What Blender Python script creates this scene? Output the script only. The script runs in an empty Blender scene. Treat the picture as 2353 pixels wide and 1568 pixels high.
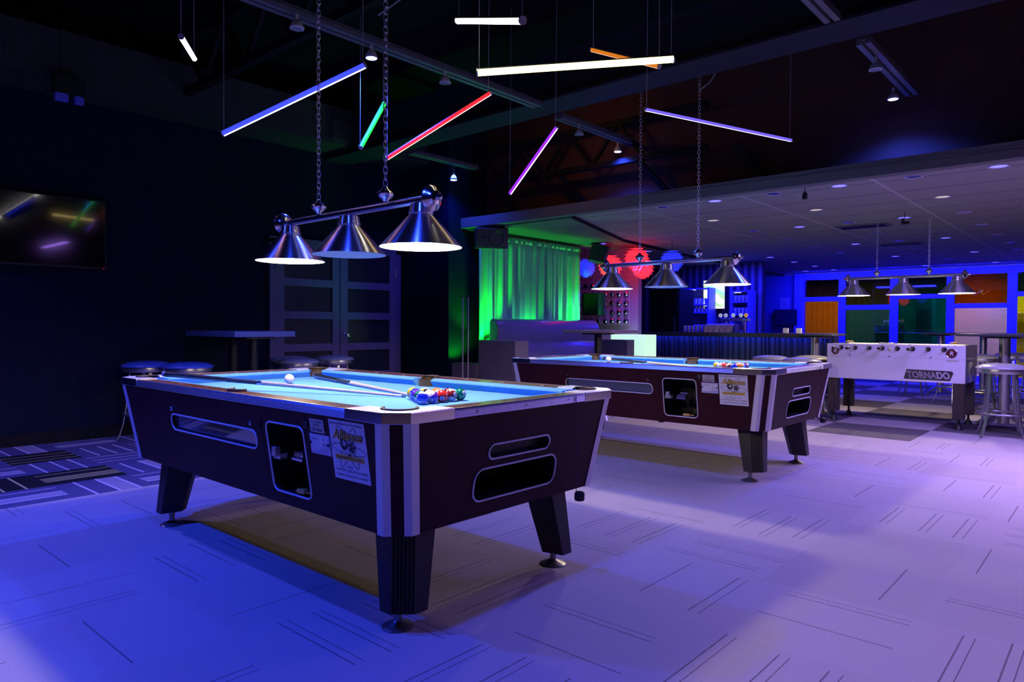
import bpy, bmesh, math, random
from mathutils import Vector, Matrix, Euler
R = math.radians; PI = math.pi
random.seed(7)
S = bpy.context.scene
COL = S.collection

# ------------------------------------------------------------------ camera
F_PX, PITCH, ROLL, CAM_H, YAW = 1606.12, 0.0216, 0.0047, 1.1276, 0.7255
cam = bpy.data.objects.new('camera', bpy.data.cameras.new('camera')); COL.objects.link(cam)
cam.data.sensor_width = 36; cam.data.lens = F_PX / 2353 * 36
cam.data.clip_start = 0.05; cam.data.clip_end = 100
_f = Vector((-math.sin(YAW) * math.cos(PITCH), math.cos(YAW) * math.cos(PITCH), -math.sin(PITCH)))
_r0 = Vector((math.cos(YAW), math.sin(YAW), 0)); _u0 = _r0.cross(_f)
_r = _r0 * math.cos(ROLL) + _u0 * math.sin(ROLL); _u = _u0 * math.cos(ROLL) - _r0 * math.sin(ROLL)
_m = Matrix((_r, _u, -_f)).transposed().to_4x4(); _m.translation = (0, 0, CAM_H)
cam.matrix_world = _m
S.camera = cam

# ------------------------------------------------------------------ view, world
S.view_settings.view_transform = 'Standard'; S.view_settings.look = 'None'
S.view_settings.exposure = 0.0; S.view_settings.gamma = 1.0; S.view_settings.use_curve_mapping = False
W_ = bpy.data.worlds.new('world'); S.world = W_; W_.use_nodes = True
W_.node_tree.nodes['Background'].inputs[0].default_value = (0.004, 0.004, 0.03, 1)
W_.node_tree.nodes['Background'].inputs[1].default_value = 1.0
S.cycles.max_bounces = 6; S.cycles.diffuse_bounces = 3; S.cycles.glossy_bounces = 4
S.cycles.transmission_bounces = 5; S.cycles.transparent_max_bounces = 8
S.cycles.sample_clamp_indirect = 4.0; S.cycles.use_denoising = True; S.cycles.caustics_refractive = False
S.cycles.caustics_reflective = False

# ------------------------------------------------------------------ room lamps and added fill lights
BLUE = (0.02, 0.055, 1.0); WARM = (1.0, 0.72, 0.42)
def point_at(o, d):
    o.rotation_euler = Vector(d).to_track_quat('-Z', 'Y').to_euler()
def spot(name, loc, col, w, ang=120, blend=0.6, rad=0.04, d=(0, 0, -1)):
    l = bpy.data.lights.new(name, 'SPOT'); l.energy = w; l.color = col; l.spot_size = R(ang); l.spot_blend = blend
    l.shadow_soft_size = rad
    o = bpy.data.objects.new(name, l); COL.objects.link(o); o.location = loc; point_at(o, d); return o
def area(name, loc, col, w, sx, sy, d=(0, 0, -1), spread=180):
    l = bpy.data.lights.new(name, 'AREA'); l.energy = w; l.color = col; l.shape = 'RECTANGLE'; l.size = sx; l.size_y = sy
    l.spread = R(spread)
    o = bpy.data.objects.new(name, l); COL.objects.link(o); o.location = loc; point_at(o, d); return o
# blue track heads seen in the picture and unseen spots added out of view for more blue
for i, (x, y, w) in enumerate([(-4.16, 3.14, 90), (-1.55, 6.6, 70), (-4.3, 6.6, 70), (-6.4, 6.1, 36),
                               (-1.6, 0.9, 75), (1.2, 3.14, 36), (1.2, 6.6, 55), (-4.16, -0.2, 165)]):
    spot('blue_track_and_fill_spot', (x, y, 3.03), BLUE, w * 2.9, 135, 0.8, 0.05)
# pool lamps of the neighbouring row of tables, to the side of and behind the camera
for (x, y, w) in [(0.95, 2.6, 19), (0.95, 6.3, 58), (-3.0, -1.3, 8), (0.6, -1.2, 12)]:
    for dx in (-0.56, 0.56):
        spot('neighbour_pool_lamp', (x + dx, y, 1.62), (1.0, 0.62, 0.70), w, 124, 0.25, 0.10)
spot('wall_side_fill', (-6.2, 0.9, 3.0), (0.30, 0.22, 1.0), 110, 120, 0.8, 0.05)  # violet fill added to brighten the wall table and patterned carpet
area('upper_wall_fill', (-4.7, 5.9, 3.3), (1.0, .42, .14), 1.8, .3, .1, (-.1, 1, -.35))  # orange fill added to warm the upper wall, no fixture behind it
# violet fill added over the aisle, no tubes hang there
area('aisle_fill_light', (1.0, 4.4, 2.7), (0.40, 0.20, 1.0), 12, 1.6, 0.1)
area('aisle_fill_light', (-0.3, 7.2, 2.42), (0.32, 0.22, 1.0), 150, 2.0, 0.1)
# added blue wash over the bar and the glass front, green uplights at the curtain
for x in (-5.4, -3.9, -2.4, -0.9, .8):
    area('glass_front_wash', (x, 16.6, 2.36), (0.01, 0.01, 1.0), 75, 1.2, 0.12, (0, 0.55, -1))
for x in (-6.2, -5.3, -4.4):
    area('bar_wash', (x, 12.7, 2.30), (0.01, 0.01, 1.0), 45, 0.6, 0.3, (0, 0.1, -1))
spot('booth_fill_light', (-5.7, 9.0, 2.36), (0.20, 0.08, 1.0), 90, 120, 0.8, 0.05)  # violet fills added to colour the booth and alcove
spot('booth_fill_light', (-4.9, 7.4, 2.36), (0.16, 0.08, 1.0), 70, 80, 0.8, 0.05, (-.5, 0, -1))
for y, w in ((6.68, 16), (7.6, 3), (8.62, 16)):
    spot('curtain_uplight', (-6.36, y, 0.93), (0.0, 1.0, 0.02), w * 5, 105, 0.7, 0.04, (-0.32, 0, 1))
spot('corner_uplight', (-6.55, 6.44, 0.68), (0.0, 1.0, 0.02), 30, 150, 0.6, 0.04, (-0.1, -0.1, 1))

# ------------------------------------------------------------------ node helpers / materials
def newmat(name):
    m = bpy.data.materials.new(name); m.use_nodes = True
    return m, m.node_tree, m.node_tree.nodes['Principled BSDF']
MATS = {}
def mat(name, col, rough=0.5, metal=0.0, spec=0.5, emit=None, es=0.0, coat=0.0, noise=0.0, nscale=40, bump=0.0, trans=0.0, aniso=0.0):
    if name in MATS: return MATS[name]
    m, nt, p = newmat(name)
    p.inputs['Base Color'].default_value = (*col, 1); p.inputs['Roughness'].default_value = rough
    p.inputs['Metallic'].default_value = metal; p.inputs['Specular IOR Level'].default_value = spec
    p.inputs['Coat Weight'].default_value = coat; p.inputs['Transmission Weight'].default_value = trans
    if aniso: p.inputs['Anisotropic'].default_value = aniso
    if emit:
        p.inputs['Emission Color'].default_value = (*emit, 1); p.inputs['Emission Strength'].default_value = es
    if noise or bump:
        tc = nt.nodes.new('ShaderNodeTexCoord'); n = nt.nodes.new('ShaderNodeTexNoise')
        n.inputs['Scale'].default_value = nscale; n.inputs['Detail'].default_value = 4
        nt.links.new(tc.outputs['Object'], n.inputs['Vector'])
        if noise:
            mx = nt.nodes.new('ShaderNodeMix'); mx.data_type = 'RGBA'
            mx.inputs[6].default_value = (*[c * (1 - noise) for c in col], 1)
            mx.inputs[7].default_value = (*[min(1, c * (1 + noise)) for c in col], 1)
            nt.links.new(n.outputs['Fac'], mx.inputs[0]); nt.links.new(mx.outputs[2], p.inputs['Base Color'])
        if bump:
            b = nt.nodes.new('ShaderNodeBump'); b.inputs['Strength'].default_value = bump; b.inputs['Distance'].default_value = 0.01
            nt.links.new(n.outputs['Fac'], b.inputs['Height']); nt.links.new(b.outputs['Normal'], p.inputs['Normal'])
    MATS[name] = m
    return m
class NG:
    """tiny expression builder for math nodes"""
    def __init__(s, nt): s.nt = nt
    def _v(s, node, i, v):
        if isinstance(v, (int, float)): node.inputs[i].default_value = v
        else: s.nt.links.new(v, node.inputs[i])
    def m(s, op, a, b=0.0, c=0.0):
        n = s.nt.nodes.new('ShaderNodeMath'); n.operation = op
        s._v(n, 0, a); s._v(n, 1, b)
        if len(n.inputs) > 2: s._v(n, 2, c)
        return n.outputs[0]
    def xyz(s, v=None):
        if v is None: v = s.nt.nodes.new('ShaderNodeTexCoord').outputs['Object']
        n = s.nt.nodes.new('ShaderNodeSeparateXYZ'); s.nt.links.new(v, n.inputs[0]); return n.outputs
    def comb(s, x, y, z=0.0):
        n = s.nt.nodes.new('ShaderNodeCombineXYZ'); s._v(n, 0, x); s._v(n, 1, y); s._v(n, 2, z); return n.outputs[0]
    def rnd(s, vec):
        n = s.nt.nodes.new('ShaderNodeTexWhiteNoise'); n.noise_dimensions = '3D'; s.nt.links.new(vec, n.inputs['Vector']); return n.outputs['Value']
    def noise(s, scale, detail=3, vec=None):
        n = s.nt.nodes.new('ShaderNodeTexNoise'); n.inputs['Scale'].default_value = scale; n.inputs['Detail'].default_value = detail
        if vec is None: vec = s.nt.nodes.new('ShaderNodeTexCoord').outputs['Object']
        s.nt.links.new(vec, n.inputs['Vector']); return n.outputs['Fac']
    def mix(s, f, a, b):
        n = s.nt.nodes.new('ShaderNodeMix'); n.data_type = 'RGBA'; s._v(n, 0, f)
        for i, v in ((6, a), (7, b)):
            if isinstance(v, tuple): n.inputs[i].default_value = (*v, 1)
            else: s.nt.links.new(v, n.inputs[i])
        return n.outputs[2]
    def band(s, x, c, w):   # 1 where |x-c|<w
        return s.m('LESS_THAN', s.m('ABSOLUTE', s.m('SUBTRACT', x, c)), w)

def floor_material():
    m, nt, p = newmat('carpet'); g = NG(nt); P = g.xyz(); x, y = P[0], P[1]
    p.inputs['Roughness'].default_value = 0.95; p.inputs['Specular IOR Level'].default_value = 0.15
    T = 0.61
    u, v = g.m('DIVIDE', x, T), g.m('DIVIDE', y, T)
    iu, iv = g.m('FLOOR', u), g.m('FLOOR', v)
    fu, fv = g.m('FRACT', u), g.m('FRACT', v)
    par = g.m('MODULO', g.m('ABSOLUTE', g.m('ADD', iu, iv)), 2.0)
    # a = across the stripes, b = along them
    ipar = g.m('SUBTRACT', 1.0, par)
    a = g.m('ADD', g.m('MULTIPLY', fu, par), g.m('MULTIPLY', fv, ipar))
    b = g.m('ADD', g.m('MULTIPLY', fv, par), g.m('MULTIPLY', fu, ipar))
    r1 = g.rnd(g.comb(iu, iv, 1.0)); r2 = g.rnd(g.comb(iu, iv, 2.0)); r3 = g.rnd(g.comb(iu, iv, 3.0))
    # plain carpet: a few pressed lines in each tile
    rough_n = g.noise(160, 5)
    l = None
    rib = None
    for k, (o, w) in enumerate(((0.20, 0.005), (0.26, 0.0035), (0.50, 0.005), (0.56, 0.0035), (0.80, 0.005), (0.87, 0.0035))):
        rr = (r1, r1, r2, r2, r3, r3)[k]; r_b = (r2, r2, r3, r3, r1, r1)[k]
        c = g.m('ADD', o, g.m('MULTIPLY', g.m('SUBTRACT', rr, 0.5), 0.16))
        on = g.m('GREATER_THAN', r_b, 0.40)
        ln = g.m('LESS_THAN', g.m('ABSOLUTE', g.m('SUBTRACT', b, g.m('ADD', 0.36, g.m('MULTIPLY', r_b, 0.28)))), 0.40)
        q = g.m('MULTIPLY', g.m('MULTIPLY', g.band(a, c, w), ln), on)
        if k % 2: q = g.m('MULTIPLY', q, g.m('GREATER_THAN', rr, 0.30))
        else:
            z = g.m('MULTIPLY', g.m('MULTIPLY', g.band(a, g.m('ADD', c, 0.03), 0.03), ln), on); rib = z if rib is None else g.m('MAXIMUM', rib, z)
        l = q if l is None else g.m('MAXIMUM', l, q)
    ribs = g.m('MULTIPLY', rib, g.m('SINE', g.m('MULTIPLY', a, 520.0)))
    broken = g.m('MULTIPLY', 0.85, g.m('GREATER_THAN', g.noise(90, 4), 0.36))
    l = g.m('MULTIPLY', l, broken)
    tone = g.m('ADD', g.m('ADD', 0.86, g.m('MULTIPLY', rough_n, 0.28)), g.m('MULTIPLY', ribs, 0.05))
    tone = g.m('MULTIPLY', tone, g.m('ADD', 0.93, g.m('MULTIPLY', r3, 0.10)))
    light = g.mix(l, (0.50, 0.44, 0.43), (0.17, 0.14, 0.15))
    dark = g.mix(l, (0.15, 0.13, 0.13), (0.07, 0.06, 0.06))
    # big squares of darker carpet beyond the tables
    cx, cy = g.m('FLOOR', g.m('ADD', x, 2.63)), g.m('FLOOR', g.m('DIVIDE', g.m('SUBTRACT', y, 7.79), 0.99))
    cp = g.m('LESS_THAN', g.m('MODULO', g.m('ABSOLUTE', g.m('ADD', cx, cy)), 2.0), 0.5)
    reg = g.m('MULTIPLY', g.m('GREATER_THAN', y, 7.79), g.m('GREATER_THAN', x, -4.63))
    plain = g.mix(g.m('MULTIPLY', cp, reg), light, dark)
    # patterned strip along the wall: planks of navy, black, lilac and yellow stripes
    T2 = 0.5
    u, v = g.m('DIVIDE', g.m('ADD', x, 5.115), T2), g.m('DIVIDE', y, T2)
    iu, iv = g.m('FLOOR', u), g.m('FLOOR', v); fu, fv = g.m('FRACT', u), g.m('FRACT', v)
    par = g.m('MODULO', g.m('ABSOLUTE', g.m('ADD', iu, iv)), 2.0); ipar = g.m('SUBTRACT', 1.0, par)
    a = g.m('ADD', g.m('MULTIPLY', fu, par), g.m('MULTIPLY', fv, ipar))
    q1 = g.rnd(g.comb(iu, iv, 5.0)); q2 = g.rnd(g.comb(iu, iv, 6.0)); q3 = g.rnd(g.comb(iu, iv, 8.0))
    sh = g.m('MULTIPLY', g.m('SUBTRACT', q1, 0.5), 0.14)
    a = g.m('ADD', a, sh)
    blk = g.m('GREATER_THAN', q2, 0.68)
    wide = g.m('MULTIPLY', g.band(a, 0.61, 0.12), g.m('GREATER_THAN', q3, 0.40))
    thin = None
    for c in (0.20, 0.48, 0.74):
        q = g.band(a, c, 0.016); thin = q if thin is None else g.m('MAXIMUM', thin, q)
    base = g.mix(blk, (0.085, 0.085, 0.20), (0.012, 0.012, 0.02))
    stripe = g.mix(blk, (0.62, 0.56, 0.72), (0.55, 0.50, 0.22))
    wcol = g.mix(blk, (0.32, 0.29, 0.40), (0.22, 0.21, 0.10))
    pat = g.mix(thin, g.mix(wide, base, wcol), stripe)
    inpat = g.m('LESS_THAN', x, -5.115)
    colr = g.mix(inpat, plain, pat)
    hsv = nt.nodes.new('ShaderNodeMix'); hsv.data_type = 'RGBA'; hsv.blend_type = 'MULTIPLY'; hsv.inputs[0].default_value = 1
    nt.links.new(colr, hsv.inputs[6]); nt.links.new(g.comb(tone, tone, tone), hsv.inputs[7])
    nt.links.new(hsv.outputs[2], p.inputs['Base Color'])
    bmp = nt.nodes.new('ShaderNodeBump'); bmp.inputs['Strength'].default_value = 0.5; bmp.inputs['Distance'].default_value = 0.004
    nt.links.new(g.m('SUBTRACT', rough_n, g.m('MULTIPLY', l, 1.5)), bmp.inputs['Height']); nt.links.new(bmp.outputs['Normal'], p.inputs['Normal'])
    return m
def tile_ceiling_material():
    m, nt, p = newmat('ceiling_tile'); g = NG(nt); P = g.xyz(); x, y = P[0], P[1]
    p.inputs['Roughness'].default_value = 0.85
    fx = g.m('FRACT', g.m('DIVIDE', g.m('ADD', x, 1.745 + 12.2), 1.22)); fy = g.m('FRACT', g.m('DIVIDE', g.m('SUBTRACT', y, 6.93 - 12.2), 0.61))
    w = g.band(fx, 0.5, 0.488); thick = g.m('SUBTRACT', 1.0, w)
    d = g.m('SUBTRACT', 1.0, g.band(fy, 0.5, 0.486))
    n = g.noise(90, 4)
    c = g.mix(n, (0.22, 0.21, 0.21), (0.34, 0.33, 0.33))
    c = g.mix(d, c, (0.03, 0.03, 0.04)); c = g.mix(thick, c, (0.42, 0.42, 0.43))
    nt.links.new(c, p.inputs['Base Color']); return m
def wood_material(name, c1, c2, rough=0.3, scale=(2, 40, 40), coat=0.0):
    m, nt, p = newmat(name); g = NG(nt); tc = nt.nodes.new('ShaderNodeTexCoord'); mp = nt.nodes.new('ShaderNodeMapping')
    mp.inputs['Scale'].default_value = scale; nt.links.new(tc.outputs['Object'], mp.inputs['Vector'])
    n = g.noise(1.0, 6, mp.outputs[0]); nt.links.new(g.mix(n, c1, c2), p.inputs['Base Color'])
    p.inputs['Roughness'].default_value = rough; p.inputs['Coat Weight'].default_value = coat; return m
def brushed(name, col, rough=0.28, ani=0.6):
    m, nt, p = newmat(name); g = NG(nt); tc = nt.nodes.new('ShaderNodeTexCoord'); mp = nt.nodes.new('ShaderNodeMapping')
    mp.inputs['Scale'].default_value = (6, 6, 400); nt.links.new(tc.outputs['Object'], mp.inputs['Vector'])
    p.inputs['Base Color'].default_value = (*col, 1); p.inputs['Metallic'].default_value = 1
    p.inputs['Roughness'].default_value = rough; p.inputs['Anisotropic'].default_value = ani; p.inputs['Anisotropic Rotation'].default_value = 0.25
    tg = nt.nodes.new('ShaderNodeTangent'); tg.direction_type = 'RADIAL'; tg.axis = 'Z'; nt.links.new(tg.outputs[0], p.inputs['Tangent'])
    return m
def cloth_material(name, col):
    return mat(name, col, 0.9, spec=0.2, noise=0.06, nscale=300, bump=0.1)

CARPET = floor_material(); TILE = tile_ceiling_material()
BLACKP = mat('black_wall_paint', (0.010, 0.010, 0.014), 0.65, spec=.1, noise=0.2, nscale=8)
NAVYW = mat('dark_navy_paint', (0.004, 0.009, 0.030), 0.55, spec=.08, noise=0.15, nscale=5)
UPW = mat('upper_wall_paint', (0.085, 0.042, 0.028), 0.8, spec=.05, noise=0.2, nscale=4)
DECK = mat('dark_steel_deck', (0.006, 0.006, 0.008), 0.7, spec=.05)
BEAMM = mat('grey_beam_paint', (0.022, 0.020, 0.034), 0.6, spec=.1, noise=0.1, nscale=6)
FASC = mat('bulkhead_board', (0.15, 0.145, 0.15), 0.7, spec=.1, noise=0.06, nscale=6)
DUCTM = mat('galvanised_duct', (0.045, 0.045, 0.045), 0.6, spec=.1)
CHROME = mat('polished_chrome', (0.80, 0.80, 0.82), 0.18, 1.0, noise=0.05, nscale=30)
BRUSH = brushed('brushed_nickel', (0.90, 0.89, 0.88), 0.30, 0.9)
ALU = mat('worn_aluminium', (0.62, 0.62, 0.64), 0.34, 1.0, noise=0.12, nscale=25)
ALUM = mat('satin_aluminium_trim', (0.72, 0.70, 0.72), 0.55, 0.55, noise=0.05, nscale=20)
STEEL = mat('stool_steel', (0.55, 0.55, 0.57), 0.32, 0.9)
LAM = mat('burgundy_laminate', (0.034, 0.005, 0.010), 0.5, spec=0.15, noise=0.12, nscale=5)
RAILW = wood_material('rail_wood', (0.10, 0.028, 0.018), (0.22, 0.075, 0.045), 0.28, (3, 60, 60), 0.3)
BLK = mat('black_plastic', (0.010, 0.010, 0.012), 0.42)
BLKM = mat('matt_black', (0.008, 0.008, 0.010), 0.85, spec=0.2)
FELT = cloth_material('blue_felt', (0.13, 0.40, 0.80))
LEATH = mat('brown_pocket_leather', (0.06, 0.038, 0.02), 0.6, noise=0.3, nscale=30)
WHITE = mat('white_paint', (0.75, 0.75, 0.75), 0.5)
WHITEG = mat('white_gloss', (0.85, 0.83, 0.78), 0.08, coat=0.5)
INK = mat('black_ink', (0.012, 0.012, 0.015), 0.6)
GOLD = mat('gold_ink', (0.75, 0.50, 0.06), 0.5)
PAPER = mat('poster_paper', (0.72, 0.72, 0.76), 0.45)
PLATE = mat('engraved_plate', (0.55, 0.52, 0.52), 0.4, 0.2)
GLASS_T = mat('tinted_window', (0.06, 0.07, 0.09), 0.06, spec=0.9, coat=0.6)
VINB = mat('silver_vinyl', (0.36, 0.36, 0.38), 0.30, coat=0.25, noise=0.04, nscale=20)
VIND = mat('blue_vinyl', (0.06, 0.13, 0.60), 0.30, coat=0.2, noise=0.04, nscale=20)
TBL = mat('table_laminate', (0.16, 0.24, 0.50), 0.4, noise=0.12, nscale=14)
TBLD = mat('dark_table_laminate', (0.05, 0.05, 0.06), 0.35)

# ------------------------------------------------------------------ mesh builder
class MB:
    def __init__(s): s.v = []; s.f = []; s.mi = []; s.cur = 0
    def mat(s, i): s.cur = i; return s
    def add(s, vs, fs):
        o = len(s.v); s.v += [tuple(p) for p in vs]
        for f in fs: s.f.append([o + i for i in f]); s.mi.append(s.cur)
        return s
    def box(s, x0, x1, y0, y1, z0, z1, M=None):
        vs = [Vector((x, y, z)) for x in (x0, x1) for y in (y0, y1) for z in (z0, z1)]
        if M is not None: vs = [M @ v for v in vs]
        return s.add(vs, [(0, 1, 3, 2), (4, 6, 7, 5), (0, 4, 5, 1), (2, 3, 7, 6), (0, 2, 6, 4), (1, 5, 7, 3)])
    def loft(s, rings, caps=True, closed=True):
        n = len(rings[0]); vs = [p for r in rings for p in r]; fs = []
        for k in range(len(rings) - 1):
            for i in range(n if closed else n - 1):
                j = (i + 1) % n; fs.append((k * n + i, k * n + j, (k + 1) * n + j, (k + 1) * n + i))
        if caps: fs.append(tuple(reversed(range(n)))); fs.append(tuple(range((len(rings) - 1) * n, len(rings) * n)))
        return s.add(vs, fs)
    def prism(s, pts, z0, z1):
        return s.loft([[(x, y, z0) for x, y in pts], [(x, y, z1) for x, y in pts]])
    def lathe(s, prof, c=(0, 0, 0), n=32, M=None, a0=0, a1=2 * PI, caps=False):
        full = abs(a1 - a0 - 2 * PI) < 1e-6
        k = n if full else n + 1
        rings = []
        for r, z in prof:
            ring = []
            for i in range(k):
                a = a0 + (a1 - a0) * i / n; p = Vector((r * math.cos(a), r * math.sin(a), z))
                if M is not None: p = M @ p
                ring.append(p + Vector(c))
            rings.append(ring)
        return s.loft(rings, caps=caps, closed=full)
    def tube(s, pts, r, n=8, closed=False, caps=True):
        pts = [Vector(p) for p in pts]; N = len(pts); rings = []; up = None
        for i, p in enumerate(pts):
            if closed: t = pts[(i + 1) % N] - pts[i - 1]
            else: t = pts[min(i + 1, N - 1)] - pts[max(i - 1, 0)]
            t.normalize()
            if up is None: up = Vector((0, 0, 1)) if abs(t.z) < 0.9 else Vector((1, 0, 0))
            a = t.cross(up).normalized(); b = a.cross(t).normalized(); up = b
            rr = r[i] if isinstance(r, (list, tuple)) else r
            rings.append([p + (a * math.cos(2 * PI * k / n) + b * math.sin(2 * PI * k / n)) * rr for k in range(n)])
        if closed:
            rings.append(rings[0]); return s.loft(rings, caps=False)
        return s.loft(rings, caps=caps)
    def bar(s, pts, w, h, up=(0, 0, 1)):
        pts = [Vector(p) for p in pts]; N = len(pts); rings = []; U = Vector(up)
        for i, p in enumerate(pts):
            t = (pts[min(i + 1, N - 1)] - pts[max(i - 1, 0)]).normalized()
            a = t.cross(U).normalized() * w / 2; b = a.cross(t).normalized() * h / 2
            rings.append([p + a + b, p - a + b, p - a - b, p + a - b])
        return s.loft(rings)
    def sphere(s, c, r, n=24, m=12, sc=(1, 1, 1)):
        prof = [(max(1e-5, r * math.sin(PI * k / m)), -r * math.cos(PI * k / m)) for k in range(m + 1)]
        return s.lathe(prof, c, n, Matrix.Diagonal((*sc, 1)), caps=False)
    def build(s, name, mats, parent=None, smooth=35, bevel=0.0, loc=None, seg=2):
        me = bpy.data.meshes.new(name); me.from_pydata(s.v, [], s.f)
        mats = mats if isinstance(mats, (list, tuple)) else [mats]
        for m in mats: me.materials.append(m)
        me.polygons.foreach_set('material_index', s.mi); me.update()
        bm = bmesh.new(); bm.from_mesh(me); bmesh.ops.remove_doubles(bm, verts=bm.verts, dist=1e-6)
        bmesh.ops.recalc_face_normals(bm, faces=bm.faces); bm.to_mesh(me); bm.free()
        if smooth: me.shade_smooth(); me.set_sharp_from_angle(angle=R(smooth))
        o = bpy.data.objects.new(name, me); COL.objects.link(o)
        if parent is not None: o.parent = parent
        if loc is not None: o.location = loc
        if bevel:
            b = o.modifiers.new('bevel', 'BEVEL'); b.width = bevel; b.segments = seg; b.limit_method = 'ANGLE'; b.angle_limit = R(40)
        return o
def tag(o, label=None, cat=None, group=None, kind=None):
    if label: o['label'] = label
    if cat: o['category'] = cat
    if group: o['group'] = group
    if kind: o['kind'] = kind
    return o
def empty(name, loc=(0, 0, 0), rz=0, label=None, cat=None, group=None):
    o = bpy.data.objects.new(name, None); COL.objects.link(o); o.location = loc; o.rotation_euler = (0, 0, rz)
    o.empty_display_size = 0.05
    return tag(o, label, cat, group)
def copy_tree(o, parent=None):
    kids = [c for c in bpy.data.objects if c.parent == o]
    c = o.copy(); COL.objects.link(c)
    if parent is not None: c.parent = parent
    for k in kids: copy_tree(k, c)
    return c
def struct(mb, name, m, **kw): return tag(mb.build(name, m, **kw), kind='structure')
def carve(o, cutters):
    """cut solids out of a mesh once, keeping the cutters' own material on the cut faces"""
    for cmb, cm in cutters:
        c = cmb.build('cut', cm, smooth=0)
        b = o.modifiers.new('b', 'BOOLEAN'); b.operation = 'DIFFERENCE'; b.solver = 'EXACT'; b.object = c
        try: b.material_mode = 'TRANSFER'
        except Exception: pass
        c.parent = o.parent
        bpy.context.view_layer.update()
        me = bpy.data.meshes.new_from_object(o.evaluated_get(bpy.context.evaluated_depsgraph_get()))
        o.modifiers.clear(); old = o.data; o.data = me; bpy.data.meshes.remove(old); bpy.data.objects.remove(c)
    o.data.shade_smooth(); o.data.set_sharp_from_angle(angle=R(35))
    return o
def text(body, m, parent, origin, ux, uy, width=None, height=None, name='lettering', shear=0.0, ext=0.0006, align='CENTER', bold=0.0, space=1.0):
    """lettering as a mesh; origin = middle of the line, ux / uy = world directions of the line and of its ascenders"""
    cu = bpy.data.curves.new('t', 'FONT'); cu.body = body; cu.size = 1; cu.extrude = 0.0; cu.shear = shear; cu.offset = bold; cu.space_character = space
    cu.resolution_u = 3
    t = bpy.data.objects.new('t', cu); COL.objects.link(t); bpy.context.view_layer.update()
    me = bpy.data.meshes.new_from_object(t.evaluated_get(bpy.context.evaluated_depsgraph_get()))
    bpy.data.objects.remove(t)
    xs = [v.co.x for v in me.vertices]; ys = [v.co.y for v in me.vertices]
    w, h = max(xs) - min(xs), max(ys) - min(ys); cx, cy = (max(xs) + min(xs)) / 2, (max(ys) + min(ys)) / 2
    sx = width / w if width else None; sy = height / h if height else None
    sx = sx or sy; sy = sy or sx
    ux = Vector(ux).normalized(); uy = Vector(uy).normalized(); n = ux.cross(uy).normalized()
    O = Vector(origin) + n * ext
    for v in me.vertices: v.co = O + ux * ((v.co.x - cx) * sx) + uy * ((v.co.y - cy) * sy)
    me.materials.clear(); me.materials.append(m)
    o = bpy.data.objects.new(name, me); COL.objects.link(o); o.parent = parent; me.name = name
    return o
def rrect(cx, cz, w, h, r, n=6):
    pts = []
    for (sx, sz, a0) in ((1, 1, 0), (-1, 1, 90), (-1, -1, 180), (1, -1, 270)):
        for k in range(n + 1):
            a = R(a0 + 90 * k / n); pts.append((cx + sx * (w / 2 - r) + r * math.cos(a), cz + sz * (h / 2 - r) + r * math.sin(a)))
    return pts

# ------------------------------------------------------------------ room shell
LX, WX, RX, Y0, YF = -7.65, -6.70, 5.2, -4.5, 17.5     # left wall, curtain wall, right wall, back wall, glass front
ZC, ZH = 2.44, 4.05
struct(MB().box(-9.5, RX + .2, Y0 - .2, 24, -0.12, 0), 'floor', CARPET, smooth=0)
struct(MB().box(LX - .2, LX, Y0, 6.35, 0, ZH), 'wall_left', [NAVYW], smooth=0)
struct(MB().box(LX, WX, 6.30, 9.05, 0, ZH), 'wall_curtain', [NAVYW], smooth=0)
struct(MB().box(LX - .2, RX + .2, Y0 - .2, Y0, 0, ZH), 'wall_back', BLACKP, smooth=0)
struct(MB().box(RX, RX + .2, Y0, 24, 0, ZH), 'wall_right', BLACKP, smooth=0)
struct(MB().box(LX - .4, RX + .2, Y0 - .2, 7.1, ZH, ZH + .15), 'ceiling', DECK, smooth=0)
struct(MB().box(-4.95, RX, 6.62, YF + .4, ZC, ZC + .05).box(-7.2, -4.95, 6.64, YF + .4, ZC, ZC + .05), 'ceiling_tiled', TILE, smooth=0)
struct(MB().box(WX, RX, 7.0, 7.14, ZC + .05, ZH), 'wall_upper', [UPW], smooth=0)
# bulkhead strip along the front of the tiled ceiling
struct(MB().box(WX, RX, 6.52, 6.64, ZC - .02, ZC + .11).box(WX, RX, 6.52, 7.0, ZC + .06, ZC + .11), 'trim_bulkhead', FASC, smooth=0, bevel=.004)
# plain soffit over the booth and the lower soffit over the bar (runs slightly askew)
struct(MB().prism([(LX, 6.64), (-4.95, 6.64), (-5.75, 9.0), (-6.1, 12), (-6.5, YF), (LX - .2, YF), (LX - .2, 9.0), (LX, 9.0)], 2.405, ZC - .001), 'ceiling_soffit', mat('soffit_board', (0.12, 0.12, 0.12), 0.8, noise=.05, nscale=5), smooth=0)
struct(MB().prism([(-4.98, 6.66), (-4.95, 6.64), (-5.737, 9.0), (-6.087, 12), (-6.487, YF), (-6.5, YF), (-6.1, 12), (-5.75, 9.0)], 2.398, 2.438), 'trim_soffit', BLACKP, smooth=0)
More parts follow.
